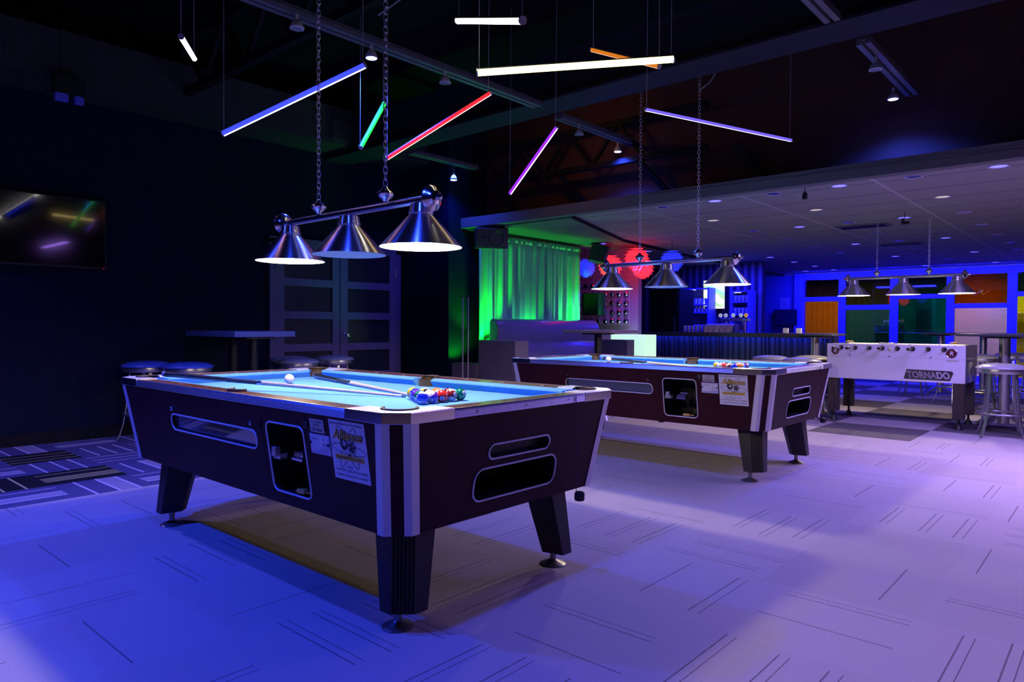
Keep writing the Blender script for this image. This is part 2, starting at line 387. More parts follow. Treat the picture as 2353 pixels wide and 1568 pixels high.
# alcove behind the booth, bar back wall and the short wall beside the glass front
struct(MB().box(-8.4, -8.3, 9.05, YF, 0, 2.45), 'wall_bar_side', NAVYW, smooth=0)
struct(MB().box(-8.4, LX, 9.0, 9.05, 0, 2.45), 'wall_alcove', NAVYW, smooth=0)
struct(MB().box(-8.3, -5.97, 9.80, 9.90, 0, 2.41), 'wall_panel', mat('mauve_panel', (0.42, 0.30, 0.42), 0.6), smooth=0)
def stripes_material():
    m, nt, p = newmat('striped_wallpaper'); g = NG(nt); P = g.xyz()
    f = g.m('FRACT', g.m('DIVIDE', P[0], 0.15))
    nt.links.new(g.mix(g.m('LESS_THAN', f, 0.45), (0.02, 0.025, 0.06), (0.20, 0.20, 0.22)), p.inputs['Base Color'])
    p.inputs['Roughness'].default_value = 0.6; return m
struct(MB().box(-8.3, -5.45, 13.6, 13.7, 0, 2.41), 'wall_bar_back', stripes_material(), smooth=0)
BLUEW = mat('blue_wall_paint', (0.12, 0.14, 0.42), 0.6, noise=.08, nscale=3)
struct(MB().box(-8.3, -6.02, YF, YF + .1, 0, 2.43), 'wall_far', BLUEW, smooth=0)
struct(MB().box(LX, LX + .02, Y0, 6.28, 0, 0.11).box(WX - .93, WX - .0, 6.28, 6.30, 0, .11).box(WX, WX + .02, 6.3, 6.7, 0, .11), 'baseboard_left', BLACKP, smooth=0)
# main beam across the open ceiling, with a joist truss behind it
struct(MB().box(LX, RX, 5.04, 5.40, 3.20, 3.225).box(LX, RX, 5.19, 5.25, 3.22, 3.60).box(LX, RX, 5.04, 5.40, 3.60, 3.62), 'trim_beam', BEAMM, smooth=0)
tr = MB()
for yy, za, zb in ((1.2, 3.44, 3.95), (3.1, 3.44, 3.95), (6.72, 2.98, 3.42)):
    xr = -3.3 if yy > 6 else RX
    tr.box(LX, xr, yy - .04, yy + .04, zb - .03, zb + .03)
    tr.box(LX, xr, yy - .04, yy + .04, za - .03, za + .03)
    xx = LX + .1; hh = (zb - za) * 1.0
    while xx < xr - .8:
        tr.bar([(xx, yy, za), (xx + hh * .8, yy, zb)], .04, .04, (0, 1, 0)); tr.bar([(xx + hh * .8, yy, zb), (xx + hh * 1.6, yy, za)], .04, .04, (0, 1, 0)); xx += hh * 1.6
for xx in (-6.3, -5.2, -4.1, -3.0): tr.bar([(xx, 6.72, 2.95), (xx + .30, 6.9, 2.56)], .06, .06, (0, 1, 0))
struct(tr, 'trim_joists', mat('joist_paint', (0.008, 0.008, 0.010), 0.6, spec=.1), smooth=0)
# long box duct along the left wall
struct(MB().box(LX, -7.09, Y0, 6.3, 3.28, 3.71).box(LX, -7.075, 2.0, 2.03, 3.27, 3.72), 'trim_duct', DUCTM, smooth=0)
def vent(y, lab):
    t = empty('air_vent', (-7.085, y, 3.44), 0, lab, 'vent', 'grilles on the wall duct')
    MB().box(0, .02, -.19, .19, -.13, .13).build('vent_frame', DUCTM, t, bevel=.004)
    g = MB()
    for i in range(9): g.box(.02, .028, -.165 + i * .041, -.155 + i * .041, -.11, .11)
    for i in range(6): g.box(.022, .027, -.165, .175, -.11 + i * .042, -.103 + i * .042)
    g.build('grille', mat('vent_bars', (.05, .05, .055), .5), t, smooth=0)
vent(1.42, 'square metal air grille on the duct above the wall television')
vent(4.95, 'square metal air grille on the duct behind the green tube light')
# deeper plenum box hanging at the far right of the open ceiling
struct(MB().box(-.3, 1.6, 5.7, 6.9, 3.0, 3.5), 'trim_plenum', DUCTM, smooth=0)

# double door in the left wall
DOORP = mat('violet_grey_door_paint', (0.15, 0.11, 0.22), 0.5, noise=.05, nscale=6)
DGL = mat('dark_door_panel', (0.022, 0.022, 0.035), 0.25, spec=.5)
fr = MB().box(LX, LX + .05, 4.27, 4.35, 0, 2.16).box(LX, LX + .05, 6.16, 6.24, 0, 2.16).box(LX, LX + .05, 4.27, 6.24, 2.10, 2.18)
struct(fr, 'trim_door', DOORP, bevel=.004)
def door(n, y0, y1, knob_y, hy):
    e = empty('door_%d' % n, (LX, 0, 0)); e['kind'] = 'structure'
    st = .11; b = MB()
    rows = [0.02, 0.42, 0.80, 1.20, 1.60, 2.08]
    b.box(.0, .045, y0, y0 + st, .01, 2.1).box(0, .045, y1 - st, y1, .01, 2.1)
    for z in rows: b.box(0, .045, y0 + st, y1 - st, z - .0, z + .095 if z < 2 else 2.1)
    b.build('door_leaf', DOORP, e, bevel=.003)
    for a, c in zip(rows[:-1], rows[1:]):
        MB().box(.008, .024, y0 + st, y1 - st, a + .09, c).build('door_panel', DGL, e, smooth=0)
    if knob_y is not None:
        Mx = Matrix.Rotation(R(90), 4, 'Y')
        MB().lathe([(.001, 0), (.028, 0), (.028, .008), (.012, .014), (.012, .04), (.026, .05), (.03, .065), (.022, .082), (.001, .086)], (.045, knob_y, 1.0), 24, Mx).build('door_knob', CHROME, e)
    for z in (.3, 1.78): MB().tube([(.05, hy, z), (.05, hy, z + .14)], .007, 8).build('hinge', ALU, e)
door(1, 4.35, 5.245, None, 4.36)
door(2, 5.255, 6.16, 5.32, 6.15)

# glass front of the next room
FRB = mat('blue_window_frame', (0.22, 0.22, 0.50), 0.5)
def framed_front():
    f = MB(); zt = 2.28; d0, d1 = YF, YF + .09
    xs = [(-6.02, -5.99), (-5.21, -5.05), (-4.11, -3.94), (-3.01, -2.86), (-1.93, -1.76), (-.86, -.70), (.20, .36), (1.26, 1.42), (2.3, 2.46), (3.4, 3.56), (4.5, 4.66)]
    f.box(-6.2, RX, d0, d1, 2.27, 2.43)
    f.box(-6.2, -6.0, d0 - .12, d1, 0, 2.43)
    for a, b in xs: f.box(a, b, d0, d1, 0, 2.28)
    tz = [(1.75, 1.86), (1.54, 1.65), (1.77, 1.87), (1.55, 1.65), (1.78, 1.88), (1.55, 1.65), (1.77, 1.87), (1.55, 1.65), (1.78, 1.88), (1.6, 1.7)]
    for (a, b), (z0, z1) in zip(zip(xs[:-1], xs[1:]), tz):
        f.box(a[1], b[0], d0, d1, z0, z1); f.box(a[1], b[0], d0, d1, 0, .12)
    o = f.build('trim_glass_front', FRB, bevel=.004); o['kind'] = 'structure'
    # glazing, a coloured film on most of the panes
    def film(name, t):
        gm, nt, p = newmat(name); out = nt.nodes['Material Output']; gl = nt.nodes.new('ShaderNodeBsdfGlossy'); gl.inputs['Roughness'].default_value = .02
        tr_ = nt.nodes.new('ShaderNodeBsdfTransparent'); tr_.inputs[0].default_value = (*t, 1)
        fn = nt.nodes.new('ShaderNodeFresnel'); fn.inputs[0].default_value = 1.5; mx = nt.nodes.new('ShaderNodeMixShader')
        g = NG(nt); nt.links.new(g.m('ADD', .05, g.m('MULTIPLY', fn.outputs[0], 1.0)), mx.inputs[0]); nt.links.new(tr_.outputs[0], mx.inputs[1]); nt.links.new(gl.outputs[0], mx.inputs[2])
        nt.links.new(mx.outputs[0], out.inputs['Surface']); nt.nodes.remove(p); return gm
    GREY, ORG, OLV, TEALG, GRN, TEAL, CLR, YEL = [film(n, t) for n, t in (('grey_glass', (.10, .08, .12)), ('orange_glass', (.50, .25, .02)), ('olive_glass', (.12, .12, .01)), ('grey_green_glass', (.10, .22, .20)),
        ('green_glass', (.01, .10, .02)), ('teal_glass', (.01, .20, .20)), ('clear_glass', (.50, .42, .60)), ('yellow_glass', (.60, .58, .03)))]
    DORG = film('dark_orange_glass', (.30, .12, .02))
    tint = [(ORG, GREY), (TEALG, OLV), (TEAL, GRN), (CLR, DORG), (YEL, GRN), (CLR, ORG), (TEAL, OLV), (YEL, GRN), (CLR, DORG), (TEAL, GRN)]
    n = 0
    for i, ((a, b), (z0, z1)) in enumerate(zip(zip(xs[:-1], xs[1:]), tz)):
        n += 1; e = empty('window_%d' % n, (0, 0, 0)); e['kind'] = 'structure'
        MB().box(a[1], b[0], d0 + .03, d0 + .038, .12, z0).build('pane', tint[i][0], e, smooth=0)
        MB().box(a[1], b[0], d0 + .03, d0 + .038, z1, 2.27).build('pane', tint[i][1], e, smooth=0)
framed_front()
# next room behind the tinted glass, under its own lamps and two added spots
NXT = mat('next_room_paint', (0.50, 0.47, 0.48), .7)
struct(MB().box(-9, RX, 22.0, 22.1, 0, 2.6), 'wall_next', NXT, smooth=0)
struct(MB().box(-9, RX, YF + .1, 24, 2.6, 2.7), 'ceiling_next', mat('next_ceiling', (0.10, 0.10, 0.10), .8), smooth=0)
struct(MB().box(-9.1, -9, YF + .1, 22, 0, 2.6), 'wall_next_side', NXT, smooth=0)
spot('next_wall_colour_fill', (-2.2, 19.6, 2.4), (1.0, .05, .30), 260, 40, .9, .05, (-1.05, 2.4, -.45))  # pink and blue fills added for the glow behind one pane
spot('next_wall_colour_fill', (-1.9, 19.6, 2.4), (0.02, .35, 1.0), 420, 40, .9, .05, (-.7, 2.4, -.25))
area('next_room_light', (-6.4, 20.6, 2.5), (1.0, .85, .7), 144, 2.4, 1)
area('next_room_light', (-3.3, 20.6, 2.5), (1.0, .9, .85), 104, 1, 1)
area('next_room_light', (-.6, 20.4, 2.5), (.85, .75, 1.0), 240, 2, 1)
area('next_room_light', (2.6, 20.4, 2.5), (1, .9, .7), 240, 2, 1)

# ------------------------------------------------------------------ pool table
L, W, HR, HB, TE, TS, CH = 2.446, 1.34, 0.830, 0.389, 0.071, 0.067, 0.069
HC = 0.794; BED = 0.780; BR = 0.0286
def octo(l, w, c): return [(l - c, -w), (l, -w + c), (l, w - c), (l - c, w), (-l + c, w), (-l, w - c), (-l, -w + c), (-l + c, -w)]
CP = (L / 2 - .125, W / 2 - .125); SP = W / 2 - .105
def yside(z, off=0.0): return -W / 2 + .006 + (TS - .006) * (HC - z) / (HC - HB) - off
def xend(z, off=0.0): return L / 2 - .006 - (TE - .006) * (HC - z) / (HC - HB) + off
def pocket_cutters():
    c = MB()
    for sx in (-1, 1):
        for sy in (-1, 1): c.lathe([(.062, .70), (.062, .90)], (sx * CP[0], sy * CP[1], 0), 28, caps=True)
    for sy in (-1, 1): c.lathe([(.056, .70), (.056, .90)], (0, sy * SP, 0), 28, caps=True)
    return c
def pool_table(loc, label, number):
    T = empty('pool_table', loc, 0, label, 'pool table', 'coin-operated pool tables')
    # cabinet
    c = MB().loft([[(x, y, HB) for x, y in octo(L / 2 - TE, W / 2 - TS, CH)], [(x, y, HC) for x, y in octo(L / 2 - .006, W / 2 - .006, CH)]])
    cab = c.build('cabinet', LAM, T, smooth=0)
    def cut_side(cx, cz, w, h, r, dep):
        return MB().loft([[(x, -W / 2 - .05, z) for x, z in rrect(cx, cz, w, h, r)], [(x, yside(.6) + dep, z) for x, z in rrect(cx, cz, w, h, r)]])
    def cut_end(cy, cz, w, h, r, dep):
        return MB().loft([[(L / 2 + .05, y, z) for y, z in rrect(cy, cz, w, h, r)], [(xend(.6) - dep, y, z) for y, z in rrect(cy, cz, w, h, r)]])
    carve(cab, [(MB().box(-L / 2 + .10, L / 2 - .10, -W / 2 + .10, W / 2 - .10, .70, .9), LAM)])
    INS = mat('recess_lining', (0.012, 0.012, 0.016), .5)
    SLOT = (-.144, .641, .845, .080, .036); DOOR = (.510, .587, .280, .290, .032)
    ES = (0.0, .641, .372, .058, .028); EB = (0.0, .515, .50, .128, .045)
    carve(cab, [(cut_side(*SLOT, .03), INS), (cut_side(*DOOR, .30), INS), (cut_end(*ES, .03), INS), (cut_end(*EB, .22), INS)])
    for (cx, cz, w, h, r), f in ((SLOT, 0), (DOOR, 0), (ES, 1), (EB, 1)):
        pts = rrect(cx, cz, w, h, r)
        pts = [(a, yside(z, .001), z) for a, z in pts] if not f else [(xend(z, .001), a, z) for a, z in pts]
        nm = 'window_frame' if (cx, cz) == SLOT[:2] else ('coin_door_frame' if not f else 'slot_frame')
        MB().tube(pts, .0042, 8, closed=True).build(nm, ALUM, T)
    cx, cz, w, h, r = SLOT
    wn = MB().loft([[(x, yside(z) + .016, z) for x, z in rrect(cx, cz, w - .004, h - .004, r)], [(x, yside(z) + .02, z) for x, z in rrect(cx, cz, w - .004, h - .004, r)]])
    wn.build('viewing_window', GLASS_T, T, smooth=0)
    # coin slide and its brass lock inside the recess
    cs = MB().box(.375, .43, yside(.6) + .01, yside(.6) + .05, .575, .60).box(.39, .42, yside(.6) - .005, yside(.6) + .02, .588, .628)
    cs.build('coin_slide', ALU, T, bevel=.002)
    cs2 = MB()
    for i in range(5): cs2.box(.455 + i * .014, .464 + i * .014, yside(.6) + .06, yside(.6) + .2, .582, .606)
    cs2.box(.45, .53, yside(.6) + .05, yside(.6) + .2, .572, .583).box(.46, .52, yside(.6) + .10, yside(.6) + .2, .606, .622).build('coin_mechanism', CHROME, T, bevel=.001)
    MB().box(.52, .575, yside(.5) + .015, yside(.5) + .045, .450, .466).box(.575, .605, yside(.5) + .025, yside(.5) + .033, .453, .461).build('key_tag', mat('brass_tag', (.7, .42, .10), .4), T, bevel=.002)
    # little details on the long side
    for x, z in ((-.542, .708), (.245, .712)):
        MB().lathe([(.001, .012), (.009, .012), (.011, .006), (.011, 0)], (x, yside(z), z), 16, Matrix.Rotation(R(90), 4, 'X')).build('lock', CHROME, T)
    MB().box(.329, .332, yside(.74) - .001, yside(.74) + .02, .70, .735).loft([[(.329, yside(z, .0008), z), (.3325, yside(z, .0008), z), (.3325, yside(z) + .01, z), (.329, yside(z) + .01, z)] for z in (.48, .73)]).build('panel_seam', BLKM, T, smooth=0)
    nb = MB().lathe([(.001, .003), (.016, .003), (.019, .0015), (.019, 0)], (.676, yside(.762, .0), .755), 20, Matrix.Rotation(R(90), 4, 'X') @ Matrix.Diagonal((.85, 1.25, 1, 1))).build('number_badge', BLK, T)
    sd = lambda x, z, o=.0: (x, yside(z, o), z); SU = (0, -(TS - .006) / (HC - HB) * -1 * -1, 1)
    SU = (0, -(TS - .006) / (HC - HB), 1)
    tx = lambda s, m, p, x, z, w=None, h=None, **k: text(s, m, p, sd(x, z, .0035), (1, 0, 0), SU, w, h, **k)
    tx(number, ALUM, nb, .676, .755, w=.018)
    def card(nm, x0, x1, z0, z1, m, o=.002, par=None):
        b = MB().loft([[sd(x0, z, 0), sd(x1, z, 0), sd(x1, z, o), sd(x0, z, o)] for z in (z0, z1)])
        return b.build(nm, m, par or T, smooth=0)
    pl = card('service_plate', .705, .797, .7235, .7745, PLATE)
    tx('TECHNO-JEUX', INK, pl, .751, .7645, w=.076, h=.0075, bold=.01); tx('SERVICE', INK, pl, .751, .7515, w=.044, h=.008, bold=.01); tx('522-8046', INK, pl, .751, .735, w=.074, h=.012, bold=.01)
    for x in (.711, .791): MB().lathe([(.001, .001), (.0025, .0005)], sd(x, .749, .002), 8, Matrix.Rotation(R(90), 4, 'X')).build('rivet', INK, pl)
    lc = card('licence_card', .693, .824, .640, .7175, mat('licence_holder', (.42, .42, .62), .3))
    card('paper', .697, .757, .653, .7125, PAPER, .003, lc); card('paper', .759, .819, .662, .7125, PAPER, .003, lc)
    txs = lambda s, x, z, w, h: text(s, INK, lc, sd(x, z, .0045), (1, 0, 0), SU, w, h)
    txs('Travail C', .728, .7, .05, .008); txs('2 0 1', .788, .70, .02, .006); txs('875', .79, .68, .022, .008); txs('Billard', .79, .668, .03, .004); txs('permis', .728, .662, .03, .004)
    for x, z in ((.70, .682), (.816, .682)): MB().lathe([(.001, .004), (.005, .004), (.006, 0)], sd(x, z, .004), 10, Matrix.Rotation(R(90), 4, 'X')).build('screw', INK, lc)
    PX0, PX1, PZ0, PZ1 = .832, 1.047, .564, .7845
    po = card('league_poster', PX0, PX1, PZ0, PZ1, PAPER, .0015); pc = (PX0 + PX1) / 2
    P = lambda u, v: (PX0 + u * (PX1 - PX0), PZ1 - v * (PZ1 - PZ0))     # poster space, v downwards
    def pt(s, m, u, v, w, h=None, **k):
        x, z = P(u, v); return text(s, m, po, sd(x, z, .0028), (1, 0, 0), SU, w * (PX1 - PX0), h * (PZ1 - PZ0) if h else None, **k)
    pt('Ligue de Billard en Formation', INK, .5, .055, .92, .045, bold=.015)
    pt('INFO:', INK, .48, .765, .17, .040); pt('418-990-JEUX (5389)', INK, .5, .84, .93, .052); pt('1-888-505-JEUX (5389)', INK, .5, .925, .86, .045)
    lg = MB()
    def ell(cu, cv, a, b, rot, w):
        pts = []
        for k in range(48):
            t = 2 * PI * k / 48; e1, e2 = a * math.cos(t), b * math.sin(t)
            x, z = P(cu + (e1 * math.cos(rot) - e2 * math.sin(rot)), cv + (e1 * math.sin(rot) + e2 * math.cos(rot)) * .98); pts.append(sd(x, z, .002))
        lg.tube(pts, w, 4, closed=True)
    ell(.5, .47, .47, .085, .06, .0009); ell(.48, .43, .42, .10, .95, .0009); ell(.48, .44, .42, .10, -.95 + PI, .0009)
    def disc(cu, cv, r, m_, z0=.0026, a0=0, a1=2 * PI, mb=None):
        mb = mb or MB(); x, z = P(cu, cv); pts = [sd(x + r * math.cos(a0 + (a1 - a0) * k / 24), z + r * math.sin(a0 + (a1 - a0) * k / 24), z0) for k in range(25)]
        mb.add([sd(x, z, z0)] + pts, [(0, k + 1, k + 2) for k in range(24)]); return mb
    disc(.385, .385, .0225, 0, .0026, mb=lg)
    for k in range(5): disc(.60 + .055 * math.cos(k * 1.257), .43 + .06 * math.sin(k * 1.257), .007, 0, .0036, mb=lg)
    disc(.60, .43, .006, 0, .0038, mb=lg); disc(.52, .565, .0065, 0, .003, mb=lg)
    lg.build('emblem', INK, po, smooth=0)
    wd = disc(.60, .425, .0205, 0, .0030); disc(.40, .375, .0105, 0, .0034, mb=wd); wd.build('emblem_ball', PAPER, po, smooth=0)
    x, z = P(.60, .425); MB().tube([sd(x + .0208 * math.cos(t * .2618), z + .0208 * math.sin(t * .2618), .0032) for t in range(24)], .001, 4, closed=True).build('emblem_ring', INK, po)
    pt('8', INK, .40, .375, .045, .05, ext=.0012)
    pt('Alliance', INK, .50, .235, .86, .17, shear=.28, bold=.050, ext=.0002); pt('Alliance', GOLD, .50, .235, .84, .155, shear=.28, bold=.012, ext=.0012)
    x0, z0 = P(.10, .655); x1, z1 = P(.90, .575); MB().loft([[sd(x0, z, .001), sd(x1, z, .001), sd(x1, z, .003), sd(x0, z, .003)] for z in (z0, z1)]).build('web_banner', GOLD, po, smooth=0)
    pt('liguesalliance.com', INK, .5, .617, .70, .065, ext=.0012)
    # rails: laminate frame, cloth bed, six cushions
    rail = MB().prism(octo(L / 2 - .004, W / 2 - .004, CH), HC, HR - .002).build('rail', RAILW, T, smooth=0)
    inner = MB().box(-L / 2 + .105, L / 2 - .105, -W / 2 + .105, W / 2 - .105, .70, .9)
    carve(rail, [(inner, RAILW), (pocket_cutters(), LEATH)])
    sg = MB()
    for i in range(-3, 4):
        if i:
            for s in (-1, 1): sg.box(i * .27 - .010, i * .27 + .010, s * (W / 2 - .062) - .003, s * (W / 2 - .062) + .003, HR - .004, HR - .0012)
    for i in (-1, 0, 1):
        for s in (-1, 1): sg.box(s * (L / 2 - .062) - .003, s * (L / 2 - .062) + .003, i * .24 - .010, i * .24 + .010, HR - .004, HR - .0012)
    sg.build('rail_dots', WHITEG, rail, smooth=0)
    bed = MB().box(-L / 2 + .10, L / 2 - .10, -W / 2 + .10, W / 2 - .10, BED - .03, BED).build('bed_cloth', FELT, T, smooth=0)
    carve(bed, [(pocket_cutters(), LEATH)])
    def cushion(a, b, ma, mb_, side, axis):
        """a..b along the rail at its back; ma, mb_ = how much shorter the nose is at each end"""
        prof = [(.104, HR - .004), (.128, HR - .004), (.158, HR - .012), (.158, HR - .018), (.134, BED + .001), (.104, BED + .001)]
        rings = []
        for e in (0, 1):
            ring = []
            for d, z in prof:
                k = (d - .104) / .054; s = a + ma * k if e == 0 else b - mb_ * k
                half = W / 2 if axis == 'x' else L / 2
                q = side * (half - d)
                ring.append((s, q, z) if axis == 'x' else (q, s, z))
            rings.append(ring)
        MB().loft(rings).build('cushion', FELT, T, smooth=20)
    for s in (-1, 1):
        cushion(.062, L / 2 - .165, .016, .05, s, 'x'); cushion(-L / 2 + .165, -.062, .05, .016, s, 'x')
        cushion(-W / 2 + .165, W / 2 - .165, .05, .05, s, 'y')
    # pockets
    def pocket(x, y, r, a0, a1):
        p = MB().lathe([(r + .002, HR - .012), (r, BED - .01), (r * .92, BED - .075), (r * .5, BED - .085), (.001, BED - .086)], (x, y, 0), 28)
        p.tube([(x + (r + .003) * math.cos(a), y + (r + .003) * math.sin(a), HR + .003) for a in [a0 + (a1 - a0) * k / 14 for k in range(15)]], .0065, 8)
        p.build('pocket', LEATH, T, smooth=40)
    for sx in (-1, 1):
        for sy in (-1, 1):
            m = math.atan2(sy, sx); pocket(sx * CP[0], sy * CP[1], .060, m - 1.9, m + 1.9)
    for sy in (-1, 1): pocket(0, sy * SP, .054, sy * PI / 2 - 1.45, sy * PI / 2 + 1.45)
    # cast corner plates wrapped over the rail corners, ribbed aprons between them
    a, b2 = .280, .275
    for sx in (-1, 1):
        for sy in (-1, 1):
            l, w, c_ = L / 2 + .003, W / 2 + .003, CH
            out = [(l - a, -w), (l - c_, -w), (l, -w + c_), (l, -w + b2)]
            inn = [(l - .108, -w + b2), (l - .108, -w + .16), (l - .16, -w + .108), (l - a, -w + .108)]
            pts = [(sx * x, -sy * y) for x, y in out + inn]
            cp = MB().prism([(x - sx * .0025, y + (.0025 if y < 0 else -.0025)) for x, y in pts], HR - .010, HR + .003).build('corner_cap', mat('cast_corner', (.92, .90, .87), .42, .35, noise=.10, nscale=25, coat=.2), T, smooth=0)
            cc = MB().lathe([(.0655, .7), (.0655, .9)], (sx * CP[0], sy * CP[1], 0), 28, caps=True)
            carve(cp, [(cc, LEATH)])
            sk = MB(); o2 = [(sx * x, -sy * y) for x, y in out]
            i2 = [(sx * x, -sy * y) for x, y in [(l - a, -w + .007), (l - c_ - .003, -w + .007), (l - .007, -w + c_ + .003), (l - .007, -w + b2)]]
            n = len(o2); rings = [[(x, y, HC - .001), (x, y, HR + .0035)] + [(u, v, HR + .0035), (u, v, HC - .001)] for (x, y), (u, v) in zip(o2, i2)]
            sk.loft(rings).build('cap_skirt', CHROME, cp, smooth=0, bevel=.0025)
    for s in (-1, 1):
        ap = MB(); prof = []
        for k in range(9): z = HC + .001 + k * (HR - HC - .006) / 8; prof += [(0.004 if k % 2 else .002, z)]
        prof += [(-.004, HR + .001), (-.010, HR + .001), (-.010, HC)]
        ap.loft([[(x, s * (W / 2 - .001 + d), z) for d, z in prof] for x in (-(L / 2 - a) - .003, L / 2 - a + .003)])
        for i in range(-3, 4): ap.lathe([(.001, .006), (.004, .0055), (.0045, .004)], (i * .30, s * W / 2, (HC + HR) / 2), 8, Matrix.Rotation(R(90 * s), 4, 'X') if s < 0 else Matrix.Rotation(R(-90), 4, 'X'))
        ap.build('apron_trim', ALU, T, smooth=20)
        ap = MB(); ap.loft([[(s * (L / 2 - .001 + d), y, z) for d, z in prof] for y in (-(W / 2 - b2) - .003, W / 2 - b2 + .003)])
        for i in (-1, 0, 1): ap.lathe([(.001, .006), (.004, .0055), (.0045, .004)], (s * L / 2, i * .28, (HC + HR) / 2), 8, Matrix.Rotation(R(90 * s), 4, 'Y'))
        ap.build('apron_trim', ALU, T, smooth=20)
    # metal strips folded round the cabinet corners
    ot, ob = octo(L / 2 - .006, W / 2 - .006, CH), octo(L / 2 - TE, W / 2 - TS, CH)
    for i in range(8):
        def ring(o, z):
            p, nx, pv = Vector(o[i]), Vector(o[(i + 1) % 8]), Vector(o[i - 1])
            d1, d2 = (nx - p).normalized(), (pv - p).normalized()
            w1, w2 = (.026, .034) if (nx - p).length < .12 else (.034, .026)
            out = -(d1 + d2).normalized() * .0045
            A, B = p + d1 * w1, p + d2 * w2; n1 = Vector((d1.y, -d1.x)); n1 = n1 if n1.dot(out) > 0 else -n1
            n2 = Vector((d2.y, -d2.x)); n2 = n2 if n2.dot(out) > 0 else -n2
            return [(*(A + n1 * .003), z), (*(p + out), z), (*(B + n2 * .003), z), (*(B - n2 * .002), z), (*(p - out), z), (*(A - n1 * .002), z)]
        MB().loft([ring(ob, HB - .002), ring(ot, HC)]).build('corner_trim', ALUM, T, smooth=20)
    # legs
    for sx in (-1, 1):
        for sy in (-1, 1):
            def P2(t, d, w):      # t = inset of the tip, d = distance back along the diagonal, w = sideways
                x, y = 1.13 - t, .568 - t; k = .70711
                return (sx * (x - d * k + w * k), sy * (y - d * k - w * k))
            lg = MB(); rings = []
            for z, t, ww, dd, bk in ((HB + .01, .088, .115, .072, .19), (.075, .062, .088, .045, .135)):
                ribs = []
                for k in range(13):
                    w = -.043 + .086 * k / 12; ribs.append(P2(t, .006 if k % 2 else 0, w))
                ring = [P2(t, bk, -.03), P2(t, dd, -ww)] + ribs + [P2(t, dd, ww), P2(t, bk, .03)]
                rings.append([(x, y, z) for x, y in ring])
            leg = lg.loft(rings).build('leg', mat('leg_laminate', (.014, .011, .014), .45), T, smooth=0)
            fx, fy = sx * .995, sy * .468
            MB().lathe([(.001, 0), (.060, 0), (.062, .004), (.050, .011), (.022, .020), (.015, .026), (.014, .055), (.017, .058), (.017, .078), (.001, .078)], (fx, fy, 0), 28).build('foot_leveler', mat('steel_foot', (.30, .28, .28), .35, .8), leg)
    MB().box(.28, .31, -.55, -.50, HB - .018, HB + .002).build('support_block', BLK, T)
    return T
TA = (-3.032, 2.129, 0); TB = (-3.071, 5.448, 0)
t1 = pool_table(TA, 'nearer pool table, burgundy cabinet, under the lamp between two long chains', '1822')
t2 = pool_table(TB, 'farther pool table, burgundy cabinet, standing in front of the foosball table', '1036')

# ------------------------------------------------------------------ balls
NUMCOL = {1: (.95, .55, .02), 2: (.02, .04, .55), 3: (.75, .03, .02), 4: (.14, .02, .40), 5: (.95, .22, .02), 6: (.0, .16, .08), 7: (.22, .015, .02), 8: (.01, .01, .012)}
def ball_mat(n): c = NUMCOL[(n - 1) % 8 + 1]; return mat('ball_%s' % ('yellow blue red purple orange green maroon black'.split()[(n - 1) % 8]), c, .06, coat=.6)
COLN = {1: 'yellow', 2: 'blue', 3: 'red', 4: 'purple', 5: 'orange', 6: 'green', 7: 'maroon', 8: 'black'}
def make_ball(n):
    mb = MB(); r = BR; K = 16; white = mat('ball_white', (.86, .82, .72), .06, coat=.6)
    prof = [(max(1e-5, r * math.sin(PI * k / K)), -r * math.cos(PI * k / K)) for k in range(K + 1)]
    stripe = n > 8
    for k0, k1, mi in (((0, 5, 1), (5, 11, 0), (11, 16, 1)) if stripe else ((0, 16, 0),)): mb.mat(mi).lathe(prof[k0:k1 + 1], (0, 0, 0), 28)
    o = mb.build('number_ball', [ball_mat(n), white], None, smooth=60)
    for s in (1, -1):
        d = MB(); a = .40; rr = r * 1.004
        rings = [[Vector((s * rr * math.cos(t), rr * math.sin(t) * math.cos(p) * s, rr * math.sin(t) * math.sin(p))) for p in [2 * PI * i / 20 for i in range(20)]] for t in (.02, a * .5, a)]
        d.loft(rings, caps=True).build('number_spot', white, o, smooth=60)
        t = text(str(n), INK, o, (s * r, 0, 0), (0, s, 0), (0, 0, 1), None, .0125, name='number', bold=.02)
        for v in t.data.vertices: v.co = v.co.normalized() * r * 1.012
    return o
BALLS = {n: make_ball(n) for n in range(1, 16)}
used = set()
def place_ball(n, x, y, z, lab, group, rot):
    o = BALLS[n] if n not in used else copy_tree(BALLS[n]); used.add(n)
    o.location = (x, y, z); o.rotation_euler = rot; tag(o, lab, 'ball', group); return o
def rack(TP, order, where, rots, group, pos):
    x0, y0 = TP[0] + .505, TP[1] + pos; k = 0
    for r_ in range(5):
        for c in range(r_ + 1):
            n = order[k]; x = x0 + r_ * .0497; y = y0 + (c - r_ / 2) * .0575
            kind = 'solid' if n < 9 else 'white-banded'
            place_ball(n, x, y, BED + BR, '%s %s ball numbered %d in the rack on the %s pool table' % (kind, COLN[(n - 1) % 8 + 1], n, where), group, rots.get(n, (random.uniform(0, 6), random.uniform(0, 6), random.uniform(0, 6)))); k += 1
FACE = YAW - PI / 2     # yaw that turns a ball's number towards the room's open side
rack(TA, [1, 2, 9, 4, 8, 5, 14, 11, 13, 7, 10, 12, 3, 15, 6], 'nearer', {3: (0, R(18), FACE + .15), 12: (R(25), R(28), FACE - .1), 15: (R(-20), R(-14), FACE + .9), 2: (0, 0, FACE + 2.2), 10: (R(-12), R(8), FACE + 2), 6: (0, R(-20), FACE + .9), 1: (0, 0, FACE - 1.8)}, 'racked balls on the nearer table', .02)
